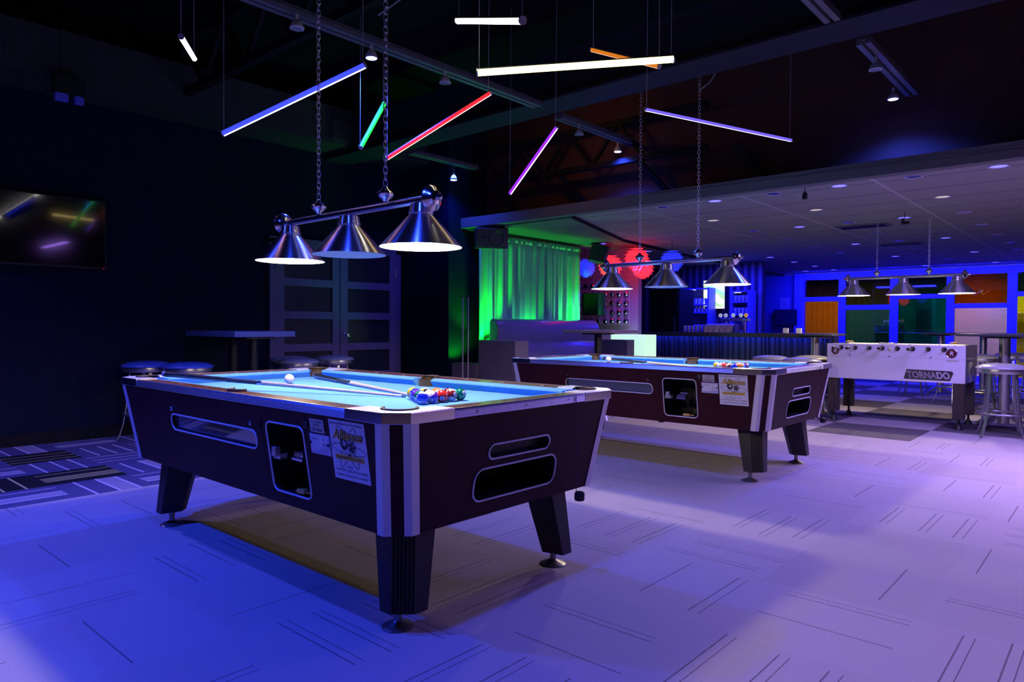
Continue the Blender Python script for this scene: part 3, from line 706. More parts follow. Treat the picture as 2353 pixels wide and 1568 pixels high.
rack(TB, [9, 12, 1, 3, 8, 14, 15, 6, 4, 11, 2, 5, 13, 10, 7], 'farther', {}, 'racked balls on the farther table', .0)
def cue_ball(x, y, lab):
    o = MB().sphere((0, 0, 0), BR, 32, 20).build('cue_ball', mat('cue_ball_white', (.88, .84, .74), .07, coat=.5), None, smooth=60, loc=(x, y, BED + BR)); return tag(o, lab, 'ball', 'cue balls')
cue_ball(TA[0] - .689, TA[1] + .085, 'plain white cue ball beside two crossed cues on the nearer table')
cue_ball(TB[0] - .711, TB[1] + .225, 'plain white cue ball in front of a dark cue on the farther table')
def cue(A, B, lab, but=(.02, .02, .03), jt=.43):
    A, B = Vector(A), Vector(B); e = empty('pool_cue', A, 0, lab, 'cue stick', 'pool cues'); d = B - A; ln = d.length
    e.rotation_mode = 'QUATERNION'; e.rotation_quaternion = d.to_track_quat('X', 'Z')
    Mx = Matrix.Rotation(R(90), 4, 'Y')
    lt = lambda prof: MB().lathe(prof, (0, 0, 0), 16, Mx)
    rr = lambda t: .0148 - .0088 * t
    lt([(rr(.015), .015 * ln), (rr(.2), .2 * ln), (rr(.3), .3 * ln)]).build('butt', mat('cue_butt', but, .25, coat=.4), e)
    lt([(.001, 0), (.013, .001), (.0146, .008), (.0148, .015 * ln)]).build('bumper', mat('cue_bumper', (.25, .27, .35), .4), e)
    lt([(rr(.3), .3 * ln), (rr(jt), jt * ln)]).build('wrap', mat('cue_wrap', (.012, .018, .035), .6), e)
    lt([(rr(jt) + .0004, jt * ln), (rr(jt) + .0004, (jt + .018) * ln)]).build('joint', CHROME, e)
    lt([(rr(jt), (jt + .018) * ln), (rr(.75), .75 * ln), (rr(.965), .965 * ln)]).build('shaft', mat('maple', (.78, .62, .42), .25, coat=.3), e)
    lt([(rr(.965), .965 * ln), (rr(.99), .985 * ln)]).build('ferrule', WHITEG, e)
    lt([(rr(.99), .985 * ln), (.0058, .998 * ln), (.001, ln)]).build('tip', mat('blue_tip', (.03, .10, .20), .9), e)
    return e
ax, ay = TA[0], TA[1]
cue((ax - 1.05, ay - .49, .848), (ax + .437, ay + .035, .7875), 'dark-butted cue lying over the rail nearest the coin slot, tip by the balls')
cue((ax - .945, ay + .418, .800), (ax + .42, ay + .085, .7885), 'cue with its butt at the far corner pocket, crossing the other cue', (.04, .045, .07))
cue((TB[0] - .84, TB[1] + .31, .812), (TB[0] + .55, TB[1] - .12, .7875), 'dark cue lying behind the white ball on the farther table')
# chalk blocks hanging on cords from the end rails
def chalk(T, lab):
    e = empty('hanging_chalk', (T[0] + L / 2 + .0045, T[1] + .328, HC), 0, lab, 'chalk', 'chalk holders hanging from the end rails')
    MB().tube([(0, 0, .03), (0.003, 0, -.2), (.004, 0, -.385)], .0016, 6).build('cord', mat('dark_cord', (.02, .03, .05), .7), e)
    MB().lathe([(.001, -.425), (.020, -.424), (.0245, -.418), (.0245, -.392), (.019, -.385), (.001, -.384)], (.022, 0, 0), 6).build('chalk_holder', BLK, e, bevel=.002)
chalk(TA, 'black chalk holder on a cord hanging from the nearer table')
chalk(TB, 'black chalk holder on a cord hanging from the farther table')

# ------------------------------------------------------------------ pool lamps
def chain_mb(z0, z1, swing=0.0):
    mb = MB(); pitch = .0305; n = int((z1 - z0) / pitch)
    for i in range(n):
        zc = z0 + pitch * (i + .5); pts = []
        a = (i % 2) * PI / 2 + .5
        for k in range(12):
            t = 2 * PI * k / 12; u, w = .0098 * math.cos(t), (.0115 * math.sin(t) + (.0085 if math.sin(t) > 0 else -.0085))
            pts.append((u * math.cos(a), u * math.sin(a), zc + w))
        mb.tube(pts, .0024, 5, closed=True)
    return mb
def finial_profile(k=1.0):
    return [(.001, -.075), (.012, -.072), (.016, -.060), (.028, -.052), (.040, -.022), (.058, -.004), (.060, .002), (.046, .010), (.036, .022), (.030, .034), (.016, .040), (.010, .052), (.001, .054)]
SHADE_IN = mat('shade_enamel', (.80, .80, .78), .5)
BULB_ON = mat('lit_bulb', (1, 1, 1), .3, emit=(1.0, .80, .52), es=30)
BULB_OFF = mat('unlit_bulb', (.85, .9, .95), .3)
def pool_lamp(cx, cy, zr, lab, top, lit, ch_dx=(-.27, .30), sh=(-.56, 0, .555), pw=46, shades_z=0):
    e = empty('pool_table_lamp', (cx, cy, zr), 0, lab, 'lamp', 'three-shade pool lamps')
    MX = Matrix.Rotation(R(90), 4, 'Y')
    MB().lathe([(.001, -.64), (.0185, -.64), (.0185, .64), (.001, .64)], (0, 0, 0), 24, MX).build('rod', mat('nickel_rod', (.70, .70, .72), .25, 1.0), e)
    for s in (-1, 1): MB().lathe([(r, z * s) for r, z in [(.001, .60), (.026, .602), (.040, .612), (.057, .622), (.060, .628), (.052, .640), (.034, .652), (.030, .662), (.014, .668), (.010, .690), (.001, .694)]], (0, 0, 0), 28, MX).build('end_finial', CHROME, e)
    for dx in ch_dx:
        MB().lathe([(.001, .018), (.012, .020), (.016, .030), (.030, .040), (.040, .056), (.0405, .060), (.034, .070), (.018, .080), (.012, .092), (.004, .098), (.001, .100)], (dx, 0, 0), 28).build('hook_finial', CHROME, e)
        chain_mb(.098, top - zr).build('chain', mat('chain_steel', (.80, .80, .82), .42, .9), e, loc=(dx, 0, 0))
    for i, dx in enumerate(sh):
        s = MB().lathe([(.048, -.020), (.051, -.030), (.053, -.048), (.057, -.054), (.057, -.062), (.053, -.066), (.186, -.212), (.188, -.216)], (0, 0, 0), 48)
        s.lathe([(.001, -.018), (.030, -.016), (.048, -.020)], (0, 0, 0), 48)
        s.mat(1).lathe([(.001, -.022), (.045, -.024), (.050, -.066), (.183, -.211), (.188, -.216)], (0, 0, 0), 48)
        sh_ = s.build('lamp_shade', [BRUSH, SHADE_IN], e, loc=(dx, 0, 0))
        b = MB().sphere((0, 0, -.115), .030, 20, 12).lathe([(.001, -.03), (.016, -.03), (.016, -.09)], (0, 0, 0), 16)
        b.build('bulb', BULB_ON if lit[i] else BULB_OFF, sh_, smooth=50)
        if lit[i]:
            l = bpy.data.lights.new('pool_lamp_light', 'POINT'); l.energy = pw * lit[i]; l.color = (1.0, .80, .56); l.shadow_soft_size = .035
            lo = bpy.data.objects.new('pool_lamp_light', l); COL.objects.link(lo); lo.parent = e; lo.location = (dx, 0, -.175)
    return e
pool_lamp(-3.005, 2.129, 1.703, 'three-shade nickel lamp over the nearer pool table', 4.05, (1, 0, 1), (-.275, .295))
pool_lamp(-3.040, 5.448, 1.689, 'three-shade nickel lamp over the farther pool table', 3.60, (1, 0, 1), (-.268, .295))
pool_lamp(-2.085, 9.50, 1.745, 'three-shade nickel lamp over the white foosball table', 2.44, (1, .12, 1), (-.295, .27))

# ------------------------------------------------------------------ tube lights
ALUH = mat('tube_housing', (.55, .55, .58), .35, .7)
def tube_light(A, B, colname, col, es, lab, r=.017, top=4.05, hs=.45):
    A, B = Vector(A), Vector(B); c = (A + B) / 2; d = (B - A).normalized(); side = d.cross(Vector((0, 0, 1))).normalized(); up = side.cross(d)
    e = empty('hanging_tube_light', c, 0, lab, 'tube light', 'hanging coloured tube lights')
    a, b = A - c, B - c
    def half(t0, t1, rad):
        rings = []
        for p in (a, b): rings.append([p + (side * math.cos(t) + up * math.sin(t)) * rad for t in [t0 + (t1 - t0) * k / 12 for k in range(13)]])
        return MB().loft(rings, caps=True)
    sides = half(-PI - hs, -PI / 2 - .42, r); sides.v += []
    q = half(-PI / 2 + .42, hs, r); o_ = len(sides.v); sides.v += q.v; sides.f += [[o_ + i for i in f] for f in q.f]; sides.mi += q.mi
    core = half(-PI / 2 - .42, -PI / 2 + .42, r * 1.01); o_ = len(sides.v); sides.v += core.v; sides.f += [[o_ + i for i in f] for f in core.f]; sides.mi += [1] * len(core.mi)
    cc = tuple(c * .45 + .55 * (1, .98, .95)[i] if min(col) < .2 else c for i, c in enumerate(col))
    sides.build('light_tube', [mat('glowing_%s_tube' % colname, (.03, .03, .03), .4, emit=col, es=es * (.32 if min(col) < .2 else 1)), mat('%s_tube_core' % colname, (.03, .03, .03), .4, emit=cc, es=es * (.6 if min(col) < .2 else 1.15))], e)
    half(hs, PI - hs, r).build('housing', ALUH, e)
    for p, s in ((a, -1), (b, 1)): MB().tube([p, p + d * s * .008], r * 1.15, 20).build('end_cap', ALUH, e)
    for p in (a * .985, b * .985): MB().tube([p + up * r * .8, (p.x * 1.0, p.y * 1.0, top - c.z)], .0022, 5).build('wire', mat('lamp_wire', (.35, .33, .40), .4), e)
    return e
tube_light((-4.716, 2.307, 2.45), (-3.833, 2.839, 2.85), 'blue', (.018, .028, 1.0), 10, 'long blue tube light hanging by itself', .021)
tube_light((-4.304, 3.153, 2.45), (-4.374, 3.425, 2.85), 'green', (.02, 1.0, .04), 4, 'short green tube light hanging steeply behind a lamp chain', hs=1.35)
tube_light((-4.255, 3.361, 2.40), (-3.584, 3.784, 2.85), 'red', (1.0, .018, .022), 4, 'long red tube light slanting up to the ceiling track')
tube_light((-3.208, 3.093, 3.05), (-2.375, 2.746, 2.70), 'white', (1.0, .93, .80), 7, 'short white tube light hanging highest of all', .02)
tube_light((-3.16, 3.222, 2.75), (-2.239, 4.069, 2.85), 'warm_white', (1.0, .72, .26), 4.5, 'long warm white tube light crossing in front of the orange one', .024)
tube_light((-2.987, 4.237, 3.15), (-2.414, 4.20, 2.88), 'orange', (1.0, .26, .01), 2.2, 'thin orange tube light behind the warm white one', .017)
tube_light((-4.304, 4.817, 2.35), (-3.762, 4.811, 2.85), 'purple', (.22, .012, 1.0), 6, 'steep purple tube light in front of the roof truss')
tube_light((-2.746, 4.584, 2.75), (-2.104, 5.776, 2.65), 'lavender', (.14, .09, 1.0), 4.5, 'long lavender tube light beyond the main beam', .014)
tube_light((-3.79, 1.624, 2.65), (-4.39, 1.962, 2.78), 'pink', (1.0, .45, .85), 7, 'very short pink tube light hanging alone at the end of its wire', .014)

# tracks and their spot heads
def track(x, y0, y1):
    e = MB().box(-.05, -.012, y0, y1, 3.15, 3.19).box(.012, .05, y0, y1, 3.15, 3.19).box(-.05, .05, y0, y1, 3.185, 3.2).build('trim_track', mat('track_paint', (.10, .10, .12), .4), None, smooth=0, loc=(x, 0, 0)); e['kind'] = 'structure'
track(-4.15, -1.0, 5.02); track(-4.22, 5.42, 6.9); track(-1.52, .5, 4.9); track(-1.47, 5.42, 6.9); track(-6.40, 5.4, 6.5)
def head(x, y, on, lab, z=3.15):
    e = empty('track_spotlight', (x, y, z), 0, lab, 'spotlight', 'ceiling track spotlights')
    MB().lathe([(.001, 0), (.010, 0), (.010, -.035), (.026, -.045), (.040, -.075), (.046, -.085), (.046, -.095), (.038, -.097)], (0, 0, 0), 24).build('spot_body', mat('spot_housing', (.5, .5, .52), .35), e)
    MB().lathe([(.001, -.0985), (.038, -.0975)], (0, 0, 0), 24).build('lens', mat('lit_blue_lens', (.2, .2, .9), .3, emit=(.16, .20, 1.0), es=60) if on else mat('dark_lens', (.25, .25, .3), .1), e)
head(-4.16, 3.14, 1, 'lit blue spotlight on the track above the blue tube', 3.16); head(-1.55, 6.6, 1, 'lit blue spotlight alone at the right of the open ceiling', 3.16)
head(-4.3, 6.6, 1, 'lit blue spotlight on the track beyond the main beam', 3.16); head(-6.4, 6.1, 1, 'lit blue spotlight hanging low by the dark upper wall', 3.05)
head(-4.10, 2.50, 0, 'unlit spotlight on the bright blue stretch of track'); head(-4.12, 3.83, 0, 'unlit spotlight on the track near the red tube')
head(-4.20, 5.74, 0, 'unlit spotlight just past the main beam'); head(-1.47, 5.74, 0, 'unlit spotlight above the lit one at the right')
o = MB().tube([(-6.4, 6.1, 3.04), (-6.4, 6.1, 3.3)], .006, 6).build('trim_conduit', ALU, None); o['kind'] = 'structure'
# loose cables strung over the open ceiling
for pts in (((-2.9, 3.0, 3.9), (-2.85, 3.4, 3.62), (-2.7, 4.1, 3.5), (-2.6, 4.9, 3.7)), ((-3.9, 3.0, 3.25), (-3.5, 3.1, 3.4), (-3.2, 3.0, 3.8)), ((-2.74, 5.43, 3.10), (-2.66, 5.46, 3.16), (-2.60, 5.44, 3.22), (-2.58, 5.3, 3.5))):
    tag(MB().tube(pts, .005, 6).build('ceiling_cable', mat('grey_cable', (.25, .25, .28), .5)), ('thin grey cable strung above the warm white tube light', 'thin grey cable strung between the track and the white tube', 'thin grey cord curling by the lamp chain at the main beam')[len([o for o in bpy.data.objects if o.name.startswith('ceiling_cable')]) - 1], 'cable')

# recessed lights of the tiled ceiling on their 0.61 x 1.22 grid
GR = {0: {0: 'U', 1: 'B', 2: 'U', 3: 'B', 4: 'U', -1: 'B', -2: 'U'}, 1: {0: 'W', 2: 'W', 4: 'W', -2: 'W'}, 2: {0: 'U', 1: 'B', 2: 'U', 3: 'B', 4: 'U', -1: 'B', -2: 'U'}, 3: {0: 'U', 2: 'U', 4: 'U', -2: 'U'},
      4: {0: 'U', 1: 'B', 2: 'U', 3: 'B', 4: 'U'}, 5: {0: 'U', 2: 'U', 4: 'U', 6: 'B'}, 6: {0: 'U', 1: 'B', 2: 'U', 3: 'B', 4: 'U', 6: 'B'}, 7: {0: 'U', 2: 'U', 4: 'U', 6: 'B'}, 8: {1: 'B', 2: 'U', 3: 'B', 4: 'U', 6: 'B', 7: 'B'}}
LM = {'B': mat('lit_blue_lamp', (.2, .2, .9), .3, emit=(.08, .07, 1.0), es=4), 'W': mat('lit_dim_lamp', (.9, .8, .6), .3, emit=(1, .85, .55), es=.5), 'U': mat('dark_reflector', (.35, .35, .45), .15, .8)}
LBL = {'B': 'round recessed ceiling light glowing blue in the tiled ceiling', 'W': 'round recessed ceiling light with a dim cream lens in the tiled ceiling', 'U': 'round recessed ceiling light, unlit, in the tiled ceiling'}
protos = {}
def downlight(x, y, k, z=ZC, lab=None, grp=None):
    if (k, z) not in protos:
        e = empty('recessed_light', (x, y, z)); protos[(k, z)] = e
        MB().lathe([(.082, -.002), (.080, -.006), (.064, -.006), (.060, -.001)], (0, 0, 0), 24).build('trim_ring', mat('ring_white', (.45, .45, .5), .4), e)
        MB().lathe([(.001, -.0035), (.060, -.003)], (0, 0, 0), 24).build('lens', LM[k], e)
    else: e = copy_tree(protos[(k, z)]); e.location = (x, y, z)
    tag(e, lab or LBL[k], 'ceiling light', grp or {'B': 'blue lit ceiling lights', 'W': 'dim cream ceiling lights', 'U': 'unlit ceiling lights'}[k])
ORD = 'first second third fourth fifth sixth seventh eighth ninth tenth'.split()
NM = {'B': 'blue glowing', 'W': 'dim cream', 'U': 'unlit'}
for j, row in GR.items():
    order = sorted(row, reverse=True)
    for i, k in row.items():
        downlight(-1.44 - .61 * i, 6.86 + 1.235 * j, k, lab='%s recessed light in the %s row behind the bulkhead, %s from its bar end' % (NM[k], ORD[j], ORD[order.index(i)]))
for y, w in ((9.0, 'nearest the curtain'), (10.4, 'between the other two'), (12.0, 'farthest along the bar')): downlight(-5.95 - .02 * y, y, 'B', 2.404, 'round blue glowing light in the plain soffit, ' + w, 'soffit lights by the bar')
def diffuser(x, y, lab):
    e = empty('air_diffuser', (x, y, ZC), 0, lab, 'vent', 'ceiling air diffusers')
    MB().box(-.30, .30, -.15, .15, -.014, -.001).build('diffuser_frame', mat('diffuser_paint', (.16, .16, .2), .5), e, bevel=.003)
    g = MB()
    for i in range(6): g.box(-.27, .27, -.115 + i * .04, -.10 + i * .04, -.020, -.012)
    g.build('grille', BLK, e, smooth=0)
diffuser(-2.62, 9.77, 'flat dark air diffuser in the tiled ceiling before the foosball lamp'); diffuser(-2.72, 12.2, 'flat dark air diffuser in the tiled ceiling beyond the foosball lamp')
def dangling(x, y, z1, lab, bent=False):
    e = empty('hanging_sensor', (x, y, ZC), 0, lab, 'sensor')
    MB().tube([(0, 0, 0), (0, 0, z1 + .06 - ZC)], .004, 6).build('cord', BLK, e)
    if bent: MB().box(-.03, .05, -.02, .02, z1 - ZC, z1 + .03 - ZC).box(-.03, -.005, -.02, .02, z1 + .03 - ZC, z1 + .07 - ZC).build('sensor_body', BLK, e, bevel=.004)
    else: MB().lathe([(.001, .07), (.014, .065), (.024, .05), (.024, 0), (.001, -.004)], (0, 0, z1 - ZC), 16).build('sensor_body', BLK, e)
dangling(-2.32, 6.75, 2.33, 'black bulb-shaped holder hanging just behind the bulkhead'); dangling(-1.95, 8.9, 2.30, 'small bent black bracket hanging between blue ceiling lights', True)

# ------------------------------------------------------------------ seats and high tables
def bar_stool(vinyl):
    e = empty('bar_stool', (0, 0, 0))
    MB().lathe([(.001, .765), (.10, .762), (.17, .752), (.215, .735), (.232, .718), (.230, .708), (.20, .704)], (0, 0, 0), 40).build('seat', vinyl, e, smooth=60)
    MB().lathe([(.205, .706), (.215, .706), (.218, .690), (.215, .662), (.195, .662), (.195, .706)], (0, 0, 0), 40).build('seat_band', STEEL, e)
    for k in range(4):
        a = PI / 4 + k * PI / 2; c, s = math.cos(a), math.sin(a)
        pts = [(c * r, s * r, z) for r, z in ((.150, .665), (.165, .60), (.175, .45), (.190, .30), (.215, .15), (.245, .05), (.268, .006))]
        MB().bar(pts, .028, .009, (c, s, .3)).build('leg', STEEL, e)
    MB().tube([(.212 * math.cos(t * PI / 24), .212 * math.sin(t * PI / 24), .245) for t in range(48)], .011, 8, closed=True).build('foot_ring', STEEL, e)
    return e
stools = {}
def place_stool(x, y, rz, lab, grp, v='silver'):
    if v not in stools: o = stools[v] = bar_stool(VINB if v == 'silver' else VIND)
    else: o = copy_tree(stools[v])
    o.location = (x, y, 0); o.rotation_euler = (0, 0, rz); tag(o, lab, 'bar stool', grp)
for (x, y, rz, v, lab) in [(-6.86, 2.99, .2, 'blue', 'blue-seated bar stool at the wall table, nearest the wall television'), (-7.30, 2.78, .6, 'blue', 'blue-seated bar stool half hidden by its neighbour, tight against the wall table'),
                        (-6.92, 4.22, .1, 'silver', 'bar stool in front of the double door, beside the wall table post'), (-7.22, 4.90, .5, 'silver', 'bar stool standing close to the double door knob'),
                        (-7.37, 4.40, .9, 'silver', 'bar stool tucked behind another between wall table and double door')]:
    place_stool(x, y, rz, lab, 'stools at the wall table', v)
for (x, y, rz, lab) in [(-1.0, 8.78, .22, 'silver bar stool standing beside the right end of the foosball table'), (-.62, 9.25, .7, 'silver bar stool just behind the big one beside the foosball table'),
                        (-2.98, 8.62, .3, 'silver bar stool between farther pool table corner and foosball table'), (-3.48, 8.96, .1, 'bar stool with its seat shining blue before the bar front'),
                        (-3.10, 9.36, .5, 'bar stool half hidden behind the foosball table left end'), (-4.86, 7.00, .4, 'dark bar stool beside the small square high table near the booth'),
                        (-5.40, 6.90, .2, 'dark bar stool in front of the booth seat')]:
    place_stool(x, y, rz, lab, 'silver stools by the tables')
for i, (x, y) in enumerate([(-1.55, 11.6), (-.95, 11.9), (-1.35, 12.9), (-2.7, 13.1), (-.5, 10.9), (-2.0, 12.3)]):
    place_stool(x, y, i * .5, ['bar stool beyond the foosball table, nearest the dark long table', 'bar stool behind the right hand stool, at the long table end', 'bar stool standing deep by the glass front', 'bar stool whose feet show under the foosball table', 'bar stool at the edge of view under the long table', 'bar stool behind the foosball table by a table foot'][i], 'far stools by the glass front')

def table_base(e, x, y, h, r=.045, m=STEEL, feet=True):
    MB().lathe([(r, .06), (r, h)], (x, y, 0), 24, caps=True).build('post', m, e)
    if feet:
        b = MB()
        for k in range(4):
            a = PI / 4 + k * PI / 2 + .2; c, s = math.cos(a), math.sin(a)
            b.bar([(x, y, .17), (x + c * .08, y + s * .08, .15), (x + c * .33, y + s * .33, .02)], .045, .035)
        b.build('table_foot', m, e)
    else: MB().lathe([(.001, 0), (.26, 0), (.26, .012), (.06, .03), (.06, .05), (.001, .05)], (x, y, 0), 32).build('table_foot', m, e)
def high_table(name, x0, x1, y0, y1, zt, th, posts, m_top, m_leg, lab, cat='high table', grp=None, feet=True, r=.045, m_edge=None):
    cx, cy = (x0 + x1) / 2, (y0 + y1) / 2
    e = empty(name, (cx, cy, 0), 0, lab, cat, grp)
    MB().box(x0 - cx, x1 - cx, y0 - cy, y1 - cy, zt - th, zt).build('tabletop', m_top, e, bevel=.003)
    for px, py in posts:
        table_base(e, px - cx, py - cy, zt - th, r, m_leg, feet)
        MB().box(px - cx - .15, px - cx + .15, py - cy - .15, py - cy + .15, zt - th - .02, zt - th).build('top_bracket', BLK, e)
    return e
high_table('wall_table', -7.64, -6.54, 3.30, 3.96, 1.062, .058, [(-7.17, 3.6), (-6.74, 3.6)], TBL, BLK, 'grey high table standing out from the left wall beside the double door', feet=False)
high_table('square_high_table', -5.66, -4.90, 7.40, 8.06, 1.075, .035, [(-5.30, 7.70)], wood_material('ash_laminate', (.30, .24, .26), (.40, .32, .34), .4), BLK, 'small square high table with a black post in front of the booth', feet=False, r=.05)
high_table('pub_table', -3.72, -2.93, 9.62, 10.2, 1.045, .03, [(-3.24, 9.9)], TBLD, STEEL, 'dark pub table with a round steel post between bar and foosball table', r=.055)
high_table('long_pub_table', -1.48, .9, 9.15, 9.85, 1.065, .03, [(-1.06, 9.5), (.5, 9.5)], TBLD, STEEL, 'long dark pub table on thick steel posts right of the foosball table', r=.055)
high_table('pub_table', -2.55, -.9, 12.9, 13.6, 1.05, .03, [(-2.37, 13.4), (-1.78, 13.4)], TBLD, STEEL, 'farthest pub table on steel posts before the glass front', r=.05)

# ------------------------------------------------------------------ wall television
e = empty('wall_television', (LX, 1.89, 1.66), 0, 'large black wall television showing coloured reflections', 'television')
MB().box(.03, .085, -.62, .62, 0, .675).build('television_body', BLK, e, bevel=.004)
MB().box(.085, .087, -.605, .605, .022, .66).build('screen', mat('dark_screen', (.003, .003, .004), .09, spec=.8, coat=.6), e, smooth=0)
MB().box(0, .03, -.2, .2, .15, .5).build('wall_mount', BLK, e, smooth=0)
MB().box(.085, .088, .59, .595, .006, .011).build('standby_light', mat('standby_red', (.5, 0, 0), .4, emit=(1, .02, .02), es=2), e, smooth=0)
# emergency light with two heads under the duct
e = empty('emergency_light', (-7.0, 2.05, 3.10), 0, 'small black twin-head emergency lamp hanging below the wall duct', 'emergency light')
MB().box(-.05, .05, -.14, .10, .03, .18).build('light_body', BLK, e, bevel=.004)
for y, s in ((-.14, .05), (.01, .035)): MB().box(.01, .07, y, y + s * 2, -.045, .02).build('lamp_head', mat('blue_lit_head', (.15, .15, .75), .5), e, bevel=.004)

# ------------------------------------------------------------------ cue poles against the dark wall
e = empty('cue_stand', (-6.33, 6.20, 0), 0, 'pair of thin pale poles with a small top bracket by the green wall', 'stand')
for dx in (0, .095):
    MB().tube([(dx, 0, .0), (dx, 0, 1.49)], .008, 10).build('pole', mat('pale_pole', (.55, .45, .50), .35, .3), e)
MB().tube([(-.04, 0, 1.492), (.135, 0, 1.482)], .004, 6).build('top_bracket', CHROME, e)
MB().box(-.05, .15, -.06, .06, 0, .015).build('base', BLK, e)

# ------------------------------------------------------------------ curtain, booth, speakers
def curtain():
    y0, y1, z0, z1 = 6.66, 8.93, .90, 2.36; n = 260; rings = []
    for j in range(10):
        t = j / 9; z = z1 + (z0 - z1) * t; ring = []
        for i in range(n + 1):
            u = i / n; y = y0 + (y1 - y0) * u
            ph = u * 11 * 2 * PI + 1.3 * math.sin(u * 9) + .7 * math.sin(u * 21) ; amp = .030 * (.45 + .55 * t) * (1 + .4 * math.sin(u * 23))
            ring.append((-6.50 + amp * math.sin(ph) + .012 * math.sin(ph * 2.3 + t), y, z))
        rings.append(ring)
    mb = MB().loft(rings, caps=False, closed=False)
    o = mb.build('curtain', mat('pale_curtain_cloth', (.24, .62, .50), .75, noise=.05, nscale=60), None, smooth=80)
    s = o.modifiers.new('s', 'SOLIDIFY'); s.thickness = .004
    return o
e = empty('curtain', (0, 0, 0), 0, 'pleated pale curtain lit green behind the booth', 'curtain')
c = curtain(); c.name = 'curtain_cloth'; c.parent = e
MB().tube([(-6.50, 6.58, 2.375), (-6.50, 9.0, 2.375)], .010, 8).build('rail', BLK, e)
hd = MB().loft([[(-6.494 + .014 * math.sin(u * 22 * 2 * PI), 6.66 + 2.27 * u, z) for u in [i / 220 for i in range(221)]] for z in (2.29, 2.362)], caps=False, closed=False).build('heading_tape', mat('curtain_tape', (.30, .5, .45), .6), e, smooth=60)
hd.modifiers.new('s', 'SOLIDIFY').thickness = .003
e.location = (-6.5, 7.8, .9)
for o in bpy.data.objects:
    if o.parent == e: o.location = (6.5, -7.8, -.9)
BV = mat('booth_vinyl', (.11, .11, .24), .28, coat=.35, noise=.04, nscale=8)
BP = mat('booth_panel', (.16, .13, .19), .5)
e = empty('booth_bench', (-6.08, 7.8, 0), 0, 'long padded booth bench with a high tufted back below the green curtain', 'bench')
bk = MB()
prof = [(-.20, .42), (-.02, .42), (-.05, .60), (.0, .70), (-.03, .82), (-.075, .90), (-.05, 1.0), (-.04, 1.10), (-.09, 1.20), (-.17, 1.225), (-.21, 1.19)]
bk.loft([[(x, y, z) for x, z in prof] for y in (-1.16, 1.13)]).build('backrest', BV, e, smooth=60, bevel=.015)
MB().box(-.20, .48, -1.16, 1.13, .34, .48).build('seat', BV, e, bevel=.03, seg=3)
MB().box(-.20, .44, -1.16, 1.13, 0, .34).build('plinth', BP, e)
def block(x0, x1, y0, y1, z1, nm, lab):
    tag(MB().box(x0, x1, y0, y1, 0, z1).build(nm, BP, None, bevel=.004), lab, 'partition', 'booth end blocks')
block(-6.20, -5.58, 6.35, 6.60, .945, 'booth_end_block', 'tall mauve block closing the near end of the booth')
block(-6.68, -6.21, 6.34, 6.60, .64, 'booth_end_block', 'low mauve block between the dark wall and the tall booth end')
block(-6.38, -5.68, 9.02, 9.22, .925, 'booth_end_block', 'mauve block closing the far end of the booth by the glowing cube')
e = empty('glowing_cube', (-5.92, 9.58, 0), 0, 'pale green glowing box standing behind the booth far end', 'lamp')
MB().box(-.315, .315, -.17, .17, .04, 1.0).build('light_box', mat('glowing_opal', (.8, .9, .85), .4, emit=(.58, 1.0, .60), es=.85), e, bevel=.006)
MB().box(-.30, .30, -.16, .16, 0, .04).build('base', BLK, e)
def speaker(x, y, z, rz, tilt, lab):
    e = empty('wall_speaker', (x, y, z), 0, lab, 'speaker', 'black loudspeakers beside the curtain'); e.rotation_euler = Euler((0, tilt, rz))
    pts = [(.12, -.22), (.16, -.19), (.16, .19), (.12, .22), (-.10, .15), (-.10, -.15)]
    MB().prism(pts, -.13, .13).build('speaker_box', mat('speaker_black', (.03, .03, .035), .5), e, bevel=.008)
    MX = Matrix.Rotation(R(90), 4, 'Y')
    MB().lathe([(.10, .161), (.105, .168), (.095, .170), (.085, .160), (.04, .150), (.001, .155)], (0, .06, 0), 28, MX).build('woofer', BLK, e)
    MB().lathe([(.035, .161), (.038, .166), (.03, .166), (.001, .158)], (0, -.11, .03), 20, MX).build('tweeter', BLK, e)
    MB().box(-.05, .03, -.03, .03, .12, .20).build('bracket', BLK, e)
    MB().tube([(.17, -.15, -.09), (.17, -.08, -.11), (.17, -.15, -.11)], .003, 5).build('port_rim', BLK, e)
speaker(-6.25, 6.62, 2.275, -.75, .22, 'black loudspeaker under the ceiling at the near curtain corner')
speaker(-6.20, 8.95, 2.245, .7, .25, 'black loudspeaker turned away at the far curtain corner')

# ------------------------------------------------------------------ alcove: panel of mirror domes, screen, petal lamps
e = empty('dome_panel', (-6.60, 9.80, 0), 0, 'mauve wall panel set with rows of small mirrored domes', 'wall art')
MB().box(-.56, .49, -.05, 0, 1.155, 1.90).build('panel_board', mat('mauve_board', (.50, .38, .50), .55), e, bevel=.004)
dm = None; MX = Matrix.Rotation(R(90), 4, 'X')
for r_ in range(5):
    for c_ in range(8):
        x = -.49 + c_ * .1325; z = 1.215 + r_ * .148
        if dm is None:
            dm = MB().lathe([(.050, 0), (.049, .012), (.042, .030), (.028, .043), (.012, .049), (.001, .050)], (0, 0, 0), 10, MX).build('mirror_dome', mat('mirror_facets', (.55, .6, .75), .06, 1.0), e, smooth=0)
            d = dm
        else: d = dm.copy(); COL.objects.link(d)
        d.location = (x, -.05, z)
e = empty('small_screen', (-6.42, 9.2, 1.48), 0, 'small square dark screen on an arm in front of the dome panel', 'monitor')
MB().box(-.215, .215, -.02, .02, -.175, .175).build('screen', mat('green_black_screen', (.005, .02, .008), .12, coat=.5), e, bevel=.004)
MB().tube([(-.215, .02, 0), (-.27, .0, 0), (-.32, -.14, 0), (-.32, -.16, 0)], .010, 8).build('arm', BLK, e)
MB().box(-.36, -.285, -.16, -.145, -.05, .05).build('wall_bracket', BLK, e)
